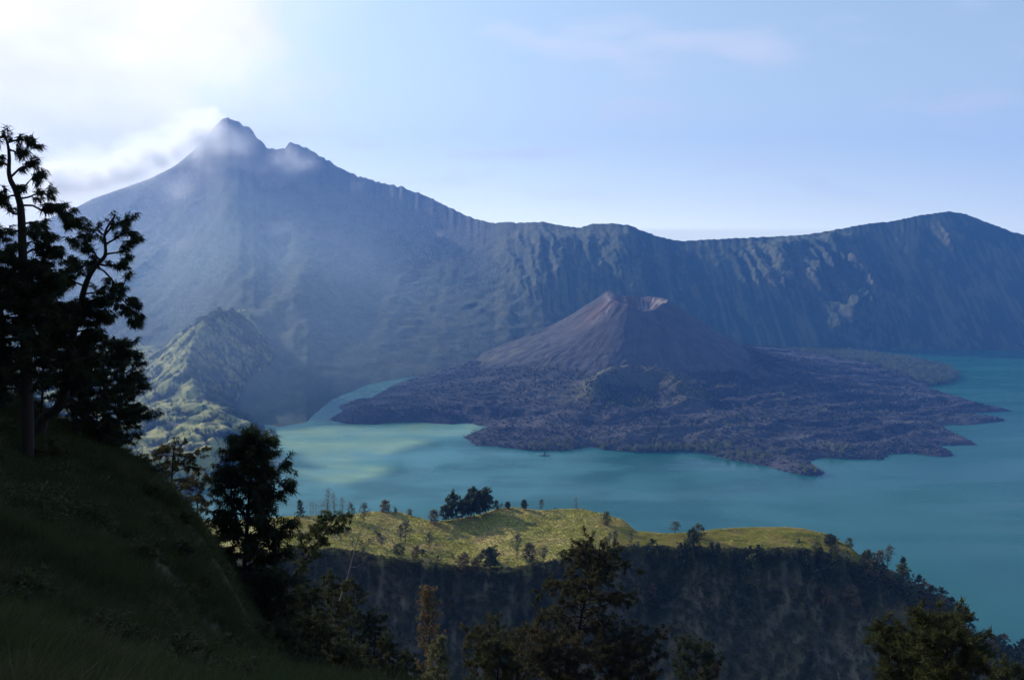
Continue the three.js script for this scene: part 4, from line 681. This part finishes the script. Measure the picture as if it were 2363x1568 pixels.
{ // trees of the lava field and the low wood on its far side
  const list = [], wood = [], P = (k) => lakePoly([k])[0];
  const spots = [[1300, 1035, 60, 14, 60], [1240, 1036, 40, 6, 24], [1390, 1034, 34, 8, 30], [1340, 912, 110, 22, 130], [1240, 915, 70, 14, 60], [1480, 905, 60, 16, 40], [1430, 965, 90, 10, 60], [1560, 1040, 120, 6, 90], [1640, 1045, 60, 8, 40], [1860, 1090, 40, 6, 26], [1740, 1062, 60, 8, 40], [1950, 1050, 60, 10, 24], [1700, 1000, 120, 20, 30], [1100, 1005, 60, 10, 16], [1500, 965, 200, 20, 110], [1900, 960, 200, 30, 30], [1480, 1041, 200, 3, 90], [1700, 1058, 120, 6, 60]];
  for (const [u, v, du, dv, n] of spots) for (let k = 0; k < n; k++) { const g1 = (R6() + R6() + R6() - 1.5), g2 = (R6() + R6() + R6() - 1.5), [x, F] = P([u + du * g1, v + dv * g2]), [y, d] = lavaHeight(x, F); if (d < 2) continue; const h = 8 + 9 * R6(); list.push([x, y - 0.5, -F, h * 0.5, R6() * 6.28, mixc([0.08, 0.095, 0.035], [0.24, 0.24, 0.08], R6()), h]); }
  for (let k = 0; k < 24000 && wood.length < 2900; k++) { const x = lerp(1100, 2060, R6()), F = lerp(3150, 4260, R6()); if (signedDistance(FOREST, x, F) < -12) continue; const [y, d] = lavaHeight(x, F); if (d < 1) continue; const h = 13 + 11 * R6(); wood.push([x, y - 0.5, -F, h * 0.46, R6() * 6.28, mixc([0.05, 0.068, 0.034], [0.20, 0.215, 0.10], R6()), h]); }
  const R = rng(8), p = []; // a small tree crown, 1 m tall, of leaf-sized faces
  for (let k = 0; k < 60; k++) { const h = 0.1 + 0.9 * Math.pow(R(), 0.8), w = 0.95 * Math.sin(Math.PI * Math.pow(1.02 - h, 0.7)) + 0.05, a = R() * 6.28, r = w * Math.sqrt(R()), x = Math.cos(a) * r, z = Math.sin(a) * r, s = () => (R() - 0.5) * 0.8, t = () => (R() - 0.5) * 0.22; p.push(x, h, z, x + s(), h + t(), z + s(), x + s(), h + t(), z + s()); }
  const g = new THREE.BufferGeometry(); g.setAttribute('position', new THREE.Float32BufferAttribute(p, 3));
  const shore = [];
  for (let k = 0; k < 70000 && shore.length < 21000; k++) {
    const x = lerp(-1750, -600, R6()), F = lerp(1650, 3500, R6()), y = spurHeight(x, F), r = ridged((x * 0.8 + F * 0.55) / 150, (F * 0.8 - x * 0.5) / 80, 3), [, , s1] = polyDist(SPUR, x, F);
    if (y < 3 || (s1 < 0 && fbm(x / 70, F / 70, 4) * 1.1 + r * 0.6 > 0.10 && R6() < 0.93)) continue;
    const h = 6 + 9 * R6(); shore.push([x, y - 0.8, -F, h * 0.4, R6() * 6.28, mixc([0.024, 0.036, 0.018], [0.07, 0.085, 0.035], R6()), h]);
  }
  scatter('hill_scrub', g, blades, shore, 'dark bushes and small trees dotting the yellow hill');
  scatter('lava_scrub', g, blades, list, 'scattered small trees on the lava field and its near shore');
  scatter('forest', g, blades, wood, 'low grey green wood covering the far right spit of the lava field');
}
// ------------------------------------------------------------------ islet off the lava shore
{
  const p = onLake(1255, 1051), g = new THREE.Group();
  const r = new THREE.Mesh(rockGeo[0], new THREE.MeshStandardMaterial({ color: rgb(0.03, 0.028, 0.028), roughness: 1 })); r.name = 'rock'; r.scale.set(14, 2.2, 7); g.add(r);
  const t = protos.conifer[0].clone(), crown = t.children.find((c) => c.name === 'crown').clone(), tr = t.children.find((c) => c.name === 'trunk').clone();
  for (const c of [tr, crown]) { c.scale.set(1.0, 0.95, 1.0); c.position.set(1, 1, 0); g.add(c); }
  g.position.set(p.x, 0.1, p.z); put(g, 'islet', 'tiny dark rock islet with one tree off the lava shore', 'islet');
}
// ------------------------------------------------------------------ clouds and steam: soft swarms of small white flecks, finer than the eye can part
const vapour = new THREE.MeshPhysicalMaterial({ color: rgb(0.99, 0.99, 0.99), roughness: 1, transmission: 1, thickness: 0, specularIntensity: 0 }); vapour.name = 'vapour';
const R7 = rng(707), gauss = () => (R7() + R7() + R7() + R7() + R7() + R7() - 3) * 1.41;
function swarm(n, grain) {                                                // n flecks in a soft ball of 1 m
  const p = [];
  for (let k = 0; k < n; k++) { const c = V(gauss(), gauss(), gauss()); for (let q = 0; q < 3; q++) p.push(c.x + (R7() - 0.5) * grain, c.y + (R7() - 0.5) * grain, c.z + (R7() - 0.5) * grain); }
  const g = new THREE.BufferGeometry(); g.setAttribute('position', new THREE.Float32BufferAttribute(p, 3)); return g;
}
const fine = swarm(1600, 0.05), mistFine = swarm(7000, 0.022), mistFar = swarm(500000, 0.0033), mistNear = swarm(500000, 0.0022);
const haze = vapour.clone(); haze.name = 'mist'; haze.color.setRGB(0.62, 0.81, 0.98);
// blobs: [u, v, F, half width and half height in picture parts, depth m, swarms, swarm radius m]
function cloud(name, label, blobs, rag = 1, geo = fine, mat = vapour) {
  const list = [];
  for (const [u, v, F, ru, rv, depth, n, size] of blobs) for (let k = 0; k < n; k++) {
    const a = gauss(), b = gauss(), p = at(u + ru * a * 0.7, v + rv * b * 0.7, F + depth * gauss() * 0.7), q = fbm(p.x / 330 + p.z / 500, p.y / 190, 4) + 0.5 * fbm(p.x / 90, p.y / 70 + p.z / 90, 3);
    if (rag && q < rag * (0.14 * (a * a + b * b) - 0.2)) continue;
    list.push([p, size * (0.55 + 0.9 * R7())]);
  }
  const m = new THREE.InstancedMesh(geo, mat, list.length), o = new THREE.Object3D();
  list.forEach(([p, s], k) => { o.position.copy(p); o.rotation.set(R7() * 6, R7() * 6, R7() * 6); o.scale.setScalar(s); o.updateMatrix(); m.setMatrixAt(k, o.matrix); });
  return put(m, name, label, null, null, 'stuff');
}
const bank = [];
for (let k = 0; k < 64; k++) {                                            // billows along the shoulder, each a knot of swarms
  const q = k / 63, u = lerp(95, 492, q) + 22 * (R7() - 0.5), v = curve([[95, 452], [213, 424], [344, 386], [400, 360], [450, 334], [492, 306]], u) - 60 * R7() * R7() + 18 * (R7() - 0.5), big = 10 + 18 * R7();
  bank.push([u, v, lerp(3900, 5050, q) + 160 * (R7() - 0.5), big, big * 0.75, 20, 46, 13 + 12 * R7()]);
}
cloud('summit_cloud', 'bright white cloud bank spilling over the left shoulder of the volcano', bank, 0, mistFine);
cloud('cloud_veil', 'thin torn cloud veil below the summit', [[470, 352, 6300, 54, 34, 60, 120, 36], [540, 336, 6300, 54, 40, 60, 130, 40], [500, 296, 6500, 26, 20, 40, 60, 30], [650, 362, 6300, 44, 22, 50, 46, 34], [705, 378, 6200, 40, 18, 50, 36, 32], [600, 400, 6200, 120, 36, 80, 46, 46], [390, 425, 6200, 100, 26, 80, 60, 44], [820, 432, 6000, 10, 10, 30, 7, 20], [648, 540, 5300, 22, 18, 40, 12, 24], [420, 565, 5300, 40, 20, 50, 10, 34]], 1.2, mistFine);
cloud('mist_cloud', 'pale morning mist hanging before the volcano', [[330, 570, 4800, 260, 100, 150, 7, 350], [660, 660, 4500, 300, 80, 150, 8, 340]], 0, mistFar, haze);
cloud('shore_mist_cloud', 'thin mist over the left shore and the inlet', [[540, 770, 2700, 190, 60, 80, 5, 240], [760, 810, 2900, 190, 50, 80, 4, 240], [390, 830, 2300, 100, 60, 60, 1, 180]], 0, mistNear, haze);
cloud('steam', 'thin white steam rising from the crater of the young cone', [[1408, 684, 3180, 9, 9, 10, 12, 9], [1440, 688, 3190, 4, 13, 8, 12, 6], [1425, 674, 3200, 18, 6, 14, 9, 9], [1399, 700, 3170, 4, 18, 6, 8, 6], [1058, 802, 3300, 5, 8, 6, 6, 6], [2040, 548, 4600, 26, 7, 24, 8, 18]], 0.6);
renderer.render(scene, camera);
